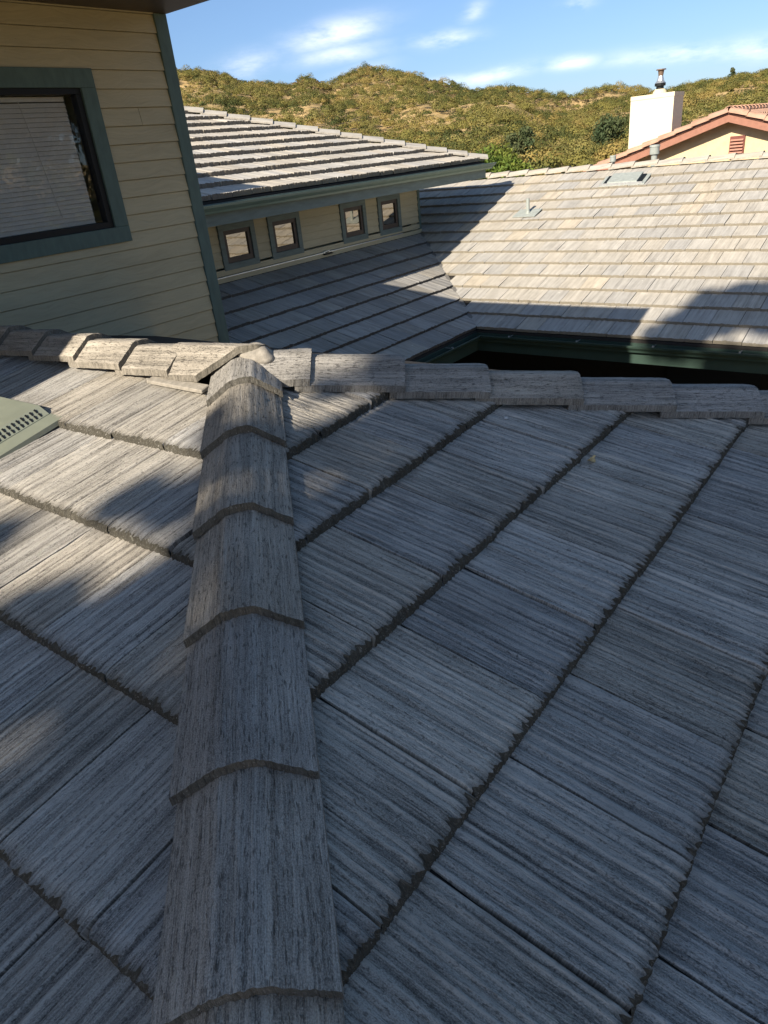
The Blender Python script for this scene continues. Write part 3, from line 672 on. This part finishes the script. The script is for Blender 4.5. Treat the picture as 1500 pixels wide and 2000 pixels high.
mb = MB(); mb.obox((XB + .03, 8.50, -1.292), (.06, 0, -.012), (0, .20, 0), (0, 0, .012)); mb.build('flashing_lap', M_DARK, wb)
for (y0, y1, z0_, z1_) in WB:
    mb = MB(); X0, X1 = XB - .01, XB + .032; tw = .082
    mb.box((X0, y0, z1_ - tw * .9), (X1, y1, z1_)); mb.box((X0, y0, z0_), (X1, y1, z0_ + tw)); mb.box((X0, y0, z0_ + tw), (X1, y0 + tw, z1_ - tw * .9)); mb.box((X0, y1 - tw, z0_ + tw), (X1, y1, z1_ - tw * .9))
    wv = mb.build('window', M_FASC, wb, bevel=.002)
    a0, a1, b0, b1 = y0 + tw, y1 - tw, z0_ + tw, z1_ - tw * .9
    mb = MB(); X0, X1 = XB - .06, XB + .014; s_ = .055
    mb.box((X0, a0, b1 - s_), (X1, a1, b1)); mb.box((X0, a0, b0), (X1, a1, b0 + s_ * 1.25)); mb.box((X0, a0, b0 + s_ * 1.25), (X1, a0 + s_, b1 - s_)); mb.box((X0, a1 - s_, b0 + s_ * 1.25), (X1, a1, b1 - s_))
    mb.build('sash', M_BROWN, wv, bevel=.002)
    mb = MB(); mb.box((XB - .012, a0 + s_, b0 + s_), (XB - .008, a1 - s_, b1 - s_)); mb.build('glass_pane', M_GLASS2, wv)
    mb = MB(); mb.box((XB - .150, a0, b0), (XB - .145, a1 - s_, b1 - s_)); mb.build('room_behind', M_DARK, wv)
# roof B
kB = 1.03; Fo = np.array([-6.6164, 11.6926, -.2796]) * kB; SB = .3383; cB = 1 / math.hypot(1, SB); snB = SB * cB; GB = G * kB
NB_ = 13; OB = Fo + NB_ * GB * np.array([-cB, 0, snB])
slope('upper_roof_slope', OB, (0, 1, 0), (cB, 0, -snB), [(k * GB, 0) for k in range(NB_ + 1)], lambda c: (-8.5, .1), .31 * kB, 30, 4, .050, .0022, .0120, M_TB, wb, rf,
      clip=[(Vector(Fo), Vector((-1, 1, 0)).normalized())], tint=lambda r: (r.uniform(.3, .8), r.uniform(.92, 1.08)), jit=.003)
tp = NB_ * GB * cB
mb = MB(); q = -.02
mb.prism([(Fo[0], Fo[1], Fo[2] + q), (Fo[0] - tp, Fo[1] - tp, Fo[2] + tp * SB + q), (Fo[0] - tp, 3.6, Fo[2] + tp * SB + q), (Fo[0], 3.6, Fo[2] + q)], (0, 0, -.03))
mb.prism([(Fo[0], Fo[1], Fo[2] + q), (Fo[0] - 9, Fo[1], Fo[2] + q), (Fo[0] - tp - 2, Fo[1] - tp, Fo[2] + tp * SB + q), (Fo[0] - tp, Fo[1] - tp, Fo[2] + tp * SB + q)], (0, 0, -.03))
mb.build('upper_roof_deck', M_DECK, wb)
dB = np.array([1, 1, -SB]); dB /= np.linalg.norm(dB); aB = np.array([1, -1, 0]) / 2 ** .5; uB = np.cross(dB, aB); uB *= np.sign(uB[2])
Lh = np.linalg.norm(np.array([tp, tp, tp * SB])); OBh = Fo + np.array([-tp, -tp, tp * SB])
t = Lh + .03; ts = []
while t > .1: ts.append(t); t -= .368
ts = ts[::-1]
for i, t in enumerate(ts):
    cap_piece('hip_cap', OBh, dB, aB, uB, (0 if i == 0 else ts[i - 1] - .04), t, .125, .016, .045, .062, M_CAPF, wb, rf, nl=2, fine=False, tintv=(rf.uniform(.3, .6), rf.uniform(.95, 1.08)))
# gutter, fascia, soffit of B
gx = -6.775; gy = 12.02; gzb = -.338
gutter('upper_gutter', [(gx, 3.6, gzb), (gx, gy, gzb), (gx - 5, gy, gzb)], [(1, 0), (1, 1), (0, 1)], M_GUT, wb, .135, .088)
mb = MB(); mb.box((gx - .028, 3.6, -.562), (gx - .002, gy - .002, -.33)); mb.box((gx - 5, gy - .028, -.562), (gx - .028, gy - .004, -.33)); mb.build('upper_fascia', M_FASC, wb)
mb = MB(); mb.box((XB - 3, 3.6, -.50), (gx - .03, gy - .03, -.485)); mb.build('upper_soffit', M_FASC, wb)
# things standing on roof D
def Dz(y, h=0): return Eo[2] + SD * (y - Eo[1]) + h
mb = MB(); mb.tube([(-5.80, 11.675, Dz(11.675) - .02), (-5.80, 11.675, Dz(11.675) + .06), (-5.80, 11.675, Dz(11.675) + .07), (-5.80, 11.675, Dz(11.675) + .262)], [.048, .034, .030, .028], 14)
mb.prism([(-6.03, 11.55, Dz(11.55, .036)), (-5.62, 11.55, Dz(11.55, .036)), (-5.60, 11.80, Dz(11.80, .034)), (-6.0, 11.80, Dz(11.80, .034))], (0, 0, .008)); mb.build('vent_pipe', M_VENTG, wb)
mb = MB(); x0, x1, y0, y1 = -4.90, -4.15, 12.46, 12.79
mb.prism([(x0, y0, Dz(y0, .034)), (x1, y0, Dz(y0, .034)), (x1, y1, Dz(y1, .034)), (x0, y1, Dz(y1, .034))], (0, 0, .012))
lv = mb.build('low_roof_vent', M_VENTG, wb)
mb = MB(); mb.prism([(x0 + .13, y0 + .02, Dz(y0 + .02, .05)), (x1 - .13, y0 + .02, Dz(y0 + .02, .05)), (x1 - .13, y1 - .01, Dz(y1 - .01, .05)), (x0 + .13, y1 - .01, Dz(y1 - .01, .05))], (0, 0, .038)); mb.build('vent_lid', M_VENTG, lv)
mb = MB(); mb.box((x0 + .02, y0 + .0, Dz(y0, .046)), (x1 - .03, y0 + .03, Dz(y0, .078))); mb.build('vent_lip', M_GALV, lv)
mb = MB()
for xx in (x0 + .06, x1 - .125): MB().prism([(xx, y0 + .05, Dz(y0 + .05, .05)), (xx + .065, y0 + .05, Dz(y0 + .05, .05)), (xx + .065, y1 - .03, Dz(y1 - .03, .05)), (xx, y1 - .03, Dz(y1 - .03, .05))], (0, 0, .012)).build('vent_screen', M_DARK, lv)
def cowl(x, y, zt, r, h):
    mb = MB(); mb.tube([(x, y, zt - 1.2), (x, y, zt - h)], [r * .6, r * .6], 16); mb.tube([(x, y, zt - h), (x, y, zt - h * .25), (x, y, zt - h * .22), (x, y, zt)], [r * .95, r * .95, r * 1.06, r * 1.0], 20)
    return mb
cowl(-5.20, 13.85, -.44, .055, .10).build('vent_cap', M_VENTG, wb); cowl(-4.50, 13.95, -.33, .085, .15).build('vent_cap', M_VENTG, wb)

# ================================================================== NEIGHBOUR HOUSE
nh = empty('neighbour_house', (-4.5, 24, -5.6)); tag(nh, 'yellow stucco neighbour house with pink barrel-tile gable and tall white chimney, upper right', 'house')
Y0 = 22.0; ax = -5.27; az = .02; sr = .31
mb = MB(); mb.prism([(ax - 3.4, Y0 + .45, -5.6), (ax + 5.2, Y0 + .45, -5.6), (ax + 5.2, Y0 + .45, az - .12 - 5.2 * sr), (ax, Y0 + .45, az - .12), (ax - 3.4, Y0 + .45, az - .12 - 3.4 * sr)], (0, 9, 0)); mb.build('wall', M_STUY, nh)
mb = MB()
for sx in (-1, 1):
    L = 3.9 if sx < 0 else 5.7
    mb.prism([(ax, Y0, az), (ax + sx * L, Y0, az - L * sr), (ax + sx * L, Y0, az - L * sr - .17), (ax, Y0, az - .17)], (0, .05, 0))
mb.build('fascia', M_TERF, nh)
mb = MB()
for sx in (-1, 1):
    L = 3.9 if sx < 0 else 5.7
    mb.prism([(ax, Y0 - .03, az + .012), (ax + sx * L, Y0 - .03, az - L * sr + .012), (ax + sx * L, Y0 - .03, az - L * sr + .04), (ax, Y0 - .03, az + .04)], (0, 10, 0))
mb.build('roof_deck', M_TERF, nh)
def barrel(mb, p, d, r, L, n=8, flare=.86):
    p = Vector(p); d = Vector(d).normalized(); a = d.cross(Vector((0, 0, 1))).normalized(); u = a.cross(d); u = u if u.z > 0 else -u
    v = []; f = []
    for k, (s_, rr) in enumerate(((0, r * flare), (L, r))):
        for i in range(n + 1):
            th = math.pi * i / n; v.append(p + d * s_ + a * math.cos(th) * rr + u * (math.sin(th) * rr * .8 + k * .02))
    for i in range(n): f.append((i, i + 1, n + 2 + i, n + 1 + i))
    m_ = len(v)
    for i in range(n + 1):
        th = math.pi * i / n; v.append(p + d * L + a * math.cos(th) * (r - .02) + u * (math.sin(th) * (r - .02) * .8 + .02))
    for i in range(n): f.append((n + 1 + i, n + 2 + i, m_ + i + 1, m_ + i))
    mb.add(v, f)
mb = MB()
for sx in (-1, 1):
    L = 3.9 if sx < 0 else 5.7; d = Vector((sx, 0, -sr)).normalized(); nseg = int(L / .44)
    for k in range(nseg + 1):
        barrel(mb, (ax + sx * (k * .42), Y0 + .03, az - k * .42 * sr + .055), d, .16, .47)
mb.build('rake_tiles', M_TERR, nh)
mb = MB()
for j in range(34):
    y = Y0 + .33 + j * .28
    for k in range(13):
        barrel(mb, (ax + k * .42 + .04, y, az - k * .42 * sr + .02), (1, 0, -sr), .105, .47, 6)
for j in range(34):
    y = Y0 + .33 + j * .28
    for k in range(9):
        barrel(mb, (ax - k * .42 - .04, y, az - k * .42 * sr + .02), (-1, 0, -sr), .105, .47, 5)
mb.build('barrel_tile_roof', M_TERR, nh)
mb = MB()
for j in range(24): barrel(mb, (ax, Y0 + .45 + j * .4, az + .06), (0, -1, 0.02), .14, .45, 8)
mb.build('ridge_tiles', M_TERR, nh)
mb = MB(); mb.box((-5.26, Y0 + .36, -1.0), (-4.90, Y0 + .46, -.50)); gv = mb.build('gable_vent', M_LOUV, nh)
mb = MB()
for k in range(6): mb.obox((-5.235, Y0 + .345, -.585 - k * .075), (.31, 0, 0), (0, -.035, -.03), (0, -.006, .012))
mb.build('louver_slats', plain('pale_louver', (.42, .22, .17), .6), gv)
kc = 23.6 / 22
cx0, cx1, cy0, cy1 = -7.838 * kc, -6.685 * kc, 23.6, 24.5
mb = MB(); mb.box((cx0, cy0, -3), (cx1, cy1, .66 * kc)); mb.box((cx0 - .0, cy0 - .012, .60 * kc), (cx1 + .012, cy1 + .01, .70 * kc)); ch = mb.build('chimney', M_STUC, nh)
fx, fy = -7.19 * kc, 24.0; ft = .69 * kc
mb = MB(); mb.tube([(fx, fy, ft), (fx, fy, ft + .06), (fx, fy, ft + .13)], [.20, .185, .13], 18); mb.build('flue_base', plain('cream_paint', (.66, .58, .40), .7), ch)
mb = MB(); mb.tube([(fx, fy, ft + .13), (fx, fy, ft + .20), (fx, fy, ft + .21), (fx, fy, ft + .28)], [.105, .105, .15, .15], 18); mb.build('flue_collar', M_DARK, ch)
mb = MB(); mb.tube([(fx, fy, ft + .28), (fx, fy, ft + .34), (fx, fy, ft + .46)], [.15, .10, .07], 18); mb.build('flue_cone', M_GALV, ch)
mb = MB(); mb.tube([(fx, fy, ft + .46), (fx, fy, ft + .60), (fx, fy, ft + .605), (fx, fy, ft + .63)], [.065, .085, .14, .13], 18); mb.build('flue_cap', plain('rusty_metal', (.17, .12, .09), .6, .3, 8, metal=.4), ch)

# ================================================================== LAND AND HILLS
prof_az = [-180, -120, -75, -60, -50.36, -48.34, -47.02, -45.87, -42.94, -41.68, -40.13, -38.66, -37.4, -35.83, -32.7, -29.91, -27.47, -24.71, -23.35, -21.03, -17.77, -15.62, -11.46, -5, 10, 60, 120, 180]
prof_el = [1.5, 2.5, 4.5, 6.0, 6.15, 5.98, 5.62, 5.12, 4.68, 5.08, 4.50, 5.00, 5.25, 4.92, 3.95, 3.05, 2.98, 2.25, 2.0, 2.20, 1.50, 1.90, 1.75, 1.9, 2.2, 1.5, 1.2, 1.5]
RR = 760.0
hr = np.random.default_rng(3)
GR = hr.standard_normal((64, 64))
def vnoise(x, y):
    xi = np.floor(x).astype(int); yi = np.floor(y).astype(int); fx_ = x - xi; fy_ = y - yi
    fx_ = fx_ * fx_ * (3 - 2 * fx_); fy_ = fy_ * fy_ * (3 - 2 * fy_)
    g = lambda a, b: GR[a % 64, b % 64]
    return (g(xi, yi) * (1 - fx_) + g(xi + 1, yi) * fx_) * (1 - fy_) + (g(xi, yi + 1) * (1 - fx_) + g(xi + 1, yi + 1) * fx_) * fy_
def terr(r, azd):
    r = np.asarray(r, float); azd = np.asarray(azd, float)
    el_ = np.interp(azd, prof_az, prof_el); H = np.tan(np.radians(el_)) * RR
    x = r * np.sin(np.radians(azd)); y = r * np.cos(np.radians(azd))
    t = np.clip((r - 170) / (RR - 170), 0, 1)
    base = -7.2 * np.clip((r - 40) / 60, 0, 1) - 5.6 * (1 - np.clip((r - 40) / 60, 0, 1))
    n = vnoise(x / 80, y / 80) * 4.0 + vnoise(x / 33, y / 33) * 1.6
    n2 = vnoise(azd / 4.1 + 9, r / 400) * 4
    z = base + (H - base) * t ** 1.25 + (n + n2) * np.clip(np.sin(np.clip(t, 0, 1) * math.pi), 0, 1) ** 1.4
    z = np.where(r > RR, H - (r - RR) * .12, z)
    return x, y, z
az_ = np.concatenate([np.arange(-180, -58, 4.), np.arange(-58, -6, .35), np.arange(-6, 180.1, 4.)])
r_ = np.concatenate([[0.01, 20, 40, 70, 100, 130], np.arange(150, 760, 9.), [760, 775, 800, 860, 1000, 1400]])
Rg, Ag = np.meshgrid(r_, az_, indexing='ij'); X, Y, Z = terr(Rg, Ag)
Z += 0
idx = np.arange(X.size).reshape(X.shape)
Q = np.stack([idx[:-1, :-1], idx[:-1, 1:], idx[1:, 1:], idx[1:, :-1]], -1).reshape(-1, 4)
def land_mat():
    m, t, b = mat_new('dry_hillside'); N = NB(t); tc = N.n('ShaderNodeTexCoord').outputs['Object']
    n = N.noise(tc, .035, 6, .6); n2 = N.noise(tc, .4, 5, .65)
    c = N.ramp(n, [(.30, (.44, .31, .14)), (.5, (.56, .40, .20)), (.7, (.42, .32, .15))])
    c = N.mix(N.rng(n2, .42, .62, 0, .7), c, (.22, .16, .07))
    t.links.new(c, b.inputs['Base Color']); b.inputs['Roughness'].default_value = .95; b.inputs['Specular IOR Level'].default_value = .1
    return m
me = mesh_np(np.stack([X, Y, Z], -1).reshape(-1, 3), Q[:, ::-1]); hill = link('hills', me, land_mat()); hill['kind'] = 'structure'
me.polygons.foreach_set('use_smooth', [True] * len(me.polygons))

def leaf_cloud(cent, rad, n, size, rng, tint, flat=.8, shell=.5, outward=0.0, tv=.12):
    """n leaf-sized quads spread through ellipsoids; returns V,Q,tint"""
    k = rng.integers(0, len(cent), n); d = rng.standard_normal((n, 3)); d /= np.linalg.norm(d, axis=1)[:, None]
    if outward: d[:, 2] = np.abs(d[:, 2]) * .9 + d[:, 2] * .1
    rr = rng.uniform(shell, 1, n) ** .6
    P = cent[k] + d * rr[:, None] * rad[k][:, None] * np.array([1, 1, flat])
    nn = rng.standard_normal((n, 3)); nn /= np.linalg.norm(nn, axis=1)[:, None]; nn = nn * (1 - outward) + d * outward * 1.6
    a = np.cross(nn, rng.standard_normal((n, 3))); a /= np.linalg.norm(a, axis=1)[:, None]
    b = np.cross(nn, a); b /= np.linalg.norm(b, axis=1)[:, None]
    s_ = size * rng.uniform(.6, 1.3, n)[:, None]
    V = np.stack([P - a * s_ - b * s_ * .55, P + a * s_ - b * s_ * .35, P + a * s_ * .8 + b * s_ * .6, P - a * s_ * .7 + b * s_ * .5], 1).reshape(-1, 3)
    Q = np.arange(n * 4).reshape(n, 4)
    TI = np.repeat(np.stack([np.clip(tint[k] + rng.normal(0, tv, n), 0, 1), rng.uniform(.8, 1.2, n), np.zeros(n)], -1), 4, 0)
    return V, Q, TI
# the oak woodland that covers the hills: uncountable
wr = np.random.default_rng(17)
def forest(name, label, count, rmin, rmax, azr, size, leaves, leaf, mat, dens, cat):
    u = wr.uniform(rmin ** 1.6, rmax ** 1.6, count * 3) ** (1 / 1.6); a = wr.uniform(*azr, count * 3)
    x, y, z = terr(u, a)
    m = dens(x, y, u, a) > wr.uniform(0, 1, count * 3); x, y, z, u = [q[m][:count] for q in (x, y, z, u)]
    n = len(x); s_ = size * wr.uniform(.4, 1.3, n)
    Vs, Ts = [], []
    blobs = 2
    cen = []; rad = []; tn = []
    tint = np.clip(.42 + .25 * vnoise(x / 45 + 7, y / 45) + wr.normal(0, .36, n), 0, 1)
    for b_ in range(blobs):
        o = wr.normal(0, .26, (n, 3)) * s_[:, None]; o[:, 2] = np.abs(o[:, 2]) * .5
        cen.append(np.stack([x, y, z + s_ * .55], -1) + o); rad.append(s_ * wr.uniform(.55, .85, n)); tn.append(tint)
    cen = np.concatenate(cen); rad = np.concatenate(rad); tn = np.concatenate(tn)
    V, Q_, T_ = leaf_cloud(cen, rad, n * leaves, leaf, wr, tn, .85, .5, .80, .04)
    T_[:, 1] = 1 + (T_[:, 1] - 1) * .45
    
    me = mesh_np(V, Q_); vattr(me, 'tint', T_); o = link(name, me, mat); tag(o, label, cat, kind='stuff'); return o
def d_mid(x, y, r, a):
    v = .35 * vnoise(x / 34, y / 34) + 1.1 * vnoise(x / 9 + 20, y / 9)
    return np.clip(.42 + .62 * v, .03, .95)
forest('hillside_oaks', 'olive oak woodland with golden bare slopes showing through, covering the hills', 5200, 225, 735, (-56, -8), 4.6, 170, .29, M_WOOD, d_mid, 'woodland')
forest('ridge_chaparral', 'brown-green brush and small trees thick along the top of the hills', 4200, 560, 775, (-56, -8), 1.9, 40, .38, M_CHAP, lambda x, y, r, a: np.clip((r - 520) / 200, 0, 1), 'brush')
forest('valley_oaks', 'denser yellow-green oaks along the foot of the hills behind the roofs', 560, 120, 250, (-56, -8), 3.6, 420, .20, M_WOOD, lambda x, y, r, a: np.full(len(x), .8), 'woodland')

def tree(name, label, cat, base, h, blobs, nleaf, leaf, mat, seed, group=None, trunk=.22, limbs=True, flat=.85):
    rg_ = np.random.default_rng(seed); t_ = empty(name, base); tag(t_, label, cat, group)
    B = Vector(base); mb = MB(); top = B + Vector((0, 0, h * .62))
    mb.tube([B, B + Vector((.05 * h * .3, 0, h * .3)), top], [trunk, trunk * .75, trunk * .3], 9)
    if limbs:
        for (c, r) in blobs[:14]:
            s0 = B + Vector((0, 0, h * float(rg_.uniform(.25, .5)))); mid = s0.lerp(Vector(c), .5) + Vector((0, 0, .1 * r)); mb.tube([s0, mid, Vector(c)], [trunk * .45, trunk * .28, trunk * .08], 6)
    mb.build('trunk', M_BARK, t_, smooth=True)
    cen = np.array([b[0] for b in blobs], float); rad = np.array([b[1] for b in blobs], float)
    V, Q_, T_ = leaf_cloud(cen, rad, nleaf, leaf, rg_, rg_.uniform(0, 1, len(blobs)), flat, .15)
    me = mesh_np(V, Q_); vattr(me, 'tint', T_); link('crown', me, mat, t_)
    return t_
def gz_at(x, y):
    r = math.hypot(x, y); a = math.degrees(math.atan2(x, y)); return float(terr(np.array([r]), np.array([a]))[2][0])
def at_az(a, r): 
    x = r * math.sin(math.radians(a)); y = r * math.cos(math.radians(a)); return x, y
def simple_tree(name, label, a, r, h, wdt, mat, seed, nl=2600, leaf=.22, group=None, conic=False, cat='tree', dz=0):
    x, y = at_az(a, r); z = gz_at(x, y) + dz; rg_ = np.random.default_rng(seed); bl_ = []
    for k in range(16):
        f = rg_.uniform(.25, .95); w_ = wdt * (1 - f * (.85 if conic else .35)) * .5; th = rg_.uniform(0, 6.28)
        q = rg_.uniform(.2, .8) * w_
        bl_.append(((x + q * math.cos(th), y + q * math.sin(th), z + h * f), w_ * rg_.uniform(.45, .75)))
    return tree(name, label, cat, (x, y, z), h, bl_, nl, leaf, mat, seed, group, trunk=h * .03, limbs=False)
simple_tree('leafy_tree', 'bright green leafy tree behind the end of the upper gutter', -28.9, 105, 5.6, 6.6, M_LEAFG, 31, dz=.3)
simple_tree('leafy_tree', 'smaller bright green bush right of the bright tree, over the lower ridge', -27.5, 100, 4.8, 5.2, M_LEAFG, 32)
simple_tree('round_tree', 'dark green round tree in the valley just left of the white chimney', -20.9, 180, 9.5, 8.5, M_PINE, 33, leaf=.3)
simple_tree('round_tree', 'small dark tree between the bright green trees and the chimney', -26.9, 170, 9.0, 6.5, M_PINE, 34, leaf=.3)
simple_tree('skyline_pine', 'lone dark pine standing up on the skyline above the gable roof', -13.55, 742, 11.5, 6.5, M_PINE, 35, leaf=.5, conic=False, nl=1200)
simple_tree('skyline_pine', 'small pine on the skyline at the right edge of the photo', -11.6, 745, 8.5, 5.5, M_PINE, 36, leaf=.5, nl=900)

# trees south of the house, behind the camera: their crowns throw the dappled shade
def shade_tree(name, label, y, cells, base, h, nleaf, leaf, seed, spread=1.0):
    """cells: (x, w, radius) in the sun's view, w = z + SUN_M*y"""
    rg_ = np.random.default_rng(seed); bl_ = []
    for (x, w_, r) in cells:
        yy = y + rg_.uniform(-1, 1) * spread; bl_.append(((x + .008 * yy - .01, yy, w_ - SUN_M * yy), r))
    return tree(name, label, 'tree', base, h, bl_, nleaf, leaf, M_LEAF, seed, 'oaks behind the photographer', trunk=.3)
cells = []
cr_ = np.random.default_rng(77)
for x in np.arange(-1.10, 3.2, .55):
    for w_ in np.arange(-2.2, 2.6, .55): cells.append((x + cr_.uniform(-.1, .1) + (.24 if -.8 < w_ < .2 and x < -1 else 0), w_ + cr_.uniform(-.1, .1), .42 if -.8 < w_ < .2 and x < -1 else .55))
for k in range(26):
    f = cr_.uniform(0, 1); cells.append((-2.6 + 5.2 * f, 2.95 + 1.55 * f ** .6 + cr_.uniform(-.25, .25), cr_.uniform(.10, .24)))
cells += [(-2.45, 2.70, .40), (-2.2, 3.02, .42), (-1.85, 3.28, .46), (-1.4, 3.45, .55), (-1.3, 3.2, .55), (-.7, 3.5, .6), (0, 3.7, .7), (.9, 4.0, .8), (2, 4.1, .9), (3, 3.6, .9), (-1.75, 2.2, .45)]
shade_tree('oak_tree', 'large dark oak standing south of the house, behind the photographer', -9.0, cells, (.8, -9.3, -5.6), 12, 52000, .075, 5)
cells = [(-2.75, -1.15, .36), (-2.2, -1.0, .26), (-3.3, -1.1, .4), (-1.6, -1.05, .3), (-2.35, -1.55, .45), (-3.0, -1.6, .45), (-1.7, -1.7, .5), (-2.2, -2.3, .5), (-3.0, -2.3, .5),
         (-2.02, -.62, .10), (-2.2, -.64, .17), (-1.58, -.62, .13), (-1.86, -.74, .15), (-2.5, -.58, .13), (-1.3, -.45, .15), (-1.42, -.64, .14), (-1.22, -.22, .13), (-2.3, -.58, .11), (-2.62, -.60, .12), (-2.06, -.50, .07), (-2.35, -.78, .12), (-1.70, .05, .07), (-1.60, .00, .07), (-1.72, -.25, .07), (-1.56, -.22, .10), (-2.6, -.84, .12), (-1.46, .42, .09), (-1.36, .22, .08), (-1.60, .28, .04), (-1.42, -.05, .08), (-1.32, -.28, .12), (-1.38, .05, .12), (-1.30, .38, .16), (-1.72, -.80, .14), (-1.35, -.62, .10)]
shade_tree('oak_tree', 'smaller oak with open crown standing beside the large oak', -8.0, cells, (-2.6, -8.2, -5.6), 8, 9000, .05, 6, .6)
simple_tree('garden_tree', 'tree east of the house, beyond the right edge of the photo', 48, 17, 9.5, 8, M_LEAF, 41, nl=9000, leaf=.16)
simple_tree('garden_tree', 'taller tree east of the near roof, beyond the right edge of the photo', 60, 15, 10.5, 7, M_WOOD, 43, nl=9000, leaf=.16)
simple_tree('garden_tree', 'olive tree further east of the house, beyond the right edge of the photo', 78, 20, 9, 8, M_WOOD, 42, nl=9000, leaf=.18)

# ================================================================== small loose things
def RP(v, u, h):
    return Vector((A[0] + u * c1, A[1] + v, A[2] - u * sn1 + h))
# dry leaf below the fourth course line
lf = bmesh.new(); out_ = []
for k in range(18):
    th = k / 18 * 2 * math.pi; rr = .019 * (1 + .28 * math.sin(5 * th + 1)) * (1.0 if k % 2 else .82)
    out_.append(RP(.352 + rr * 1.1 * math.cos(th), 1.128 + rr * .55 * math.sin(th), .012 + .006 * math.cos(2 * th)))
vs_ = [lf.verts.new(p) for p in out_]; cv = lf.verts.new(RP(.352, 1.128, .006))
for k in range(18): lf.faces.new((vs_[k], vs_[(k + 1) % 18], cv))
r_ = bmesh.ops.extrude_face_region(lf, geom=list(lf.faces)); bmesh.ops.translate(lf, verts=[v for v in r_['geom'] if isinstance(v, bmesh.types.BMVert)], vec=(0, 0, .0008))
me = bpy.data.meshes.new('leaf'); lf.to_mesh(me); lf.free()
tag(link('dry_leaf', me, plain('dry_leaf', (.55, .42, .22), .7, .2, 60)), 'small curled tan leaf lying on the shaded right roof slope', 'leaf')
bm = bmesh.new(); bmesh.ops.create_icosphere(bm, subdivisions=2, radius=.0075)
for v in bm.verts: v.co *= 1 + .25 * math.sin(v.co.x * 700) * math.cos(v.co.y * 500); v.co.z *= .6
me = bpy.data.meshes.new('pebble'); bm.to_mesh(me); bm.free(); pb = link('pebble', me, plain('pale_pebble', (.5, .52, .54), .8)); pb.location = RP(.392, .795, .012)
tag(pb, 'pale pebble lying on the right slope just under the hip caps', 'pebble')
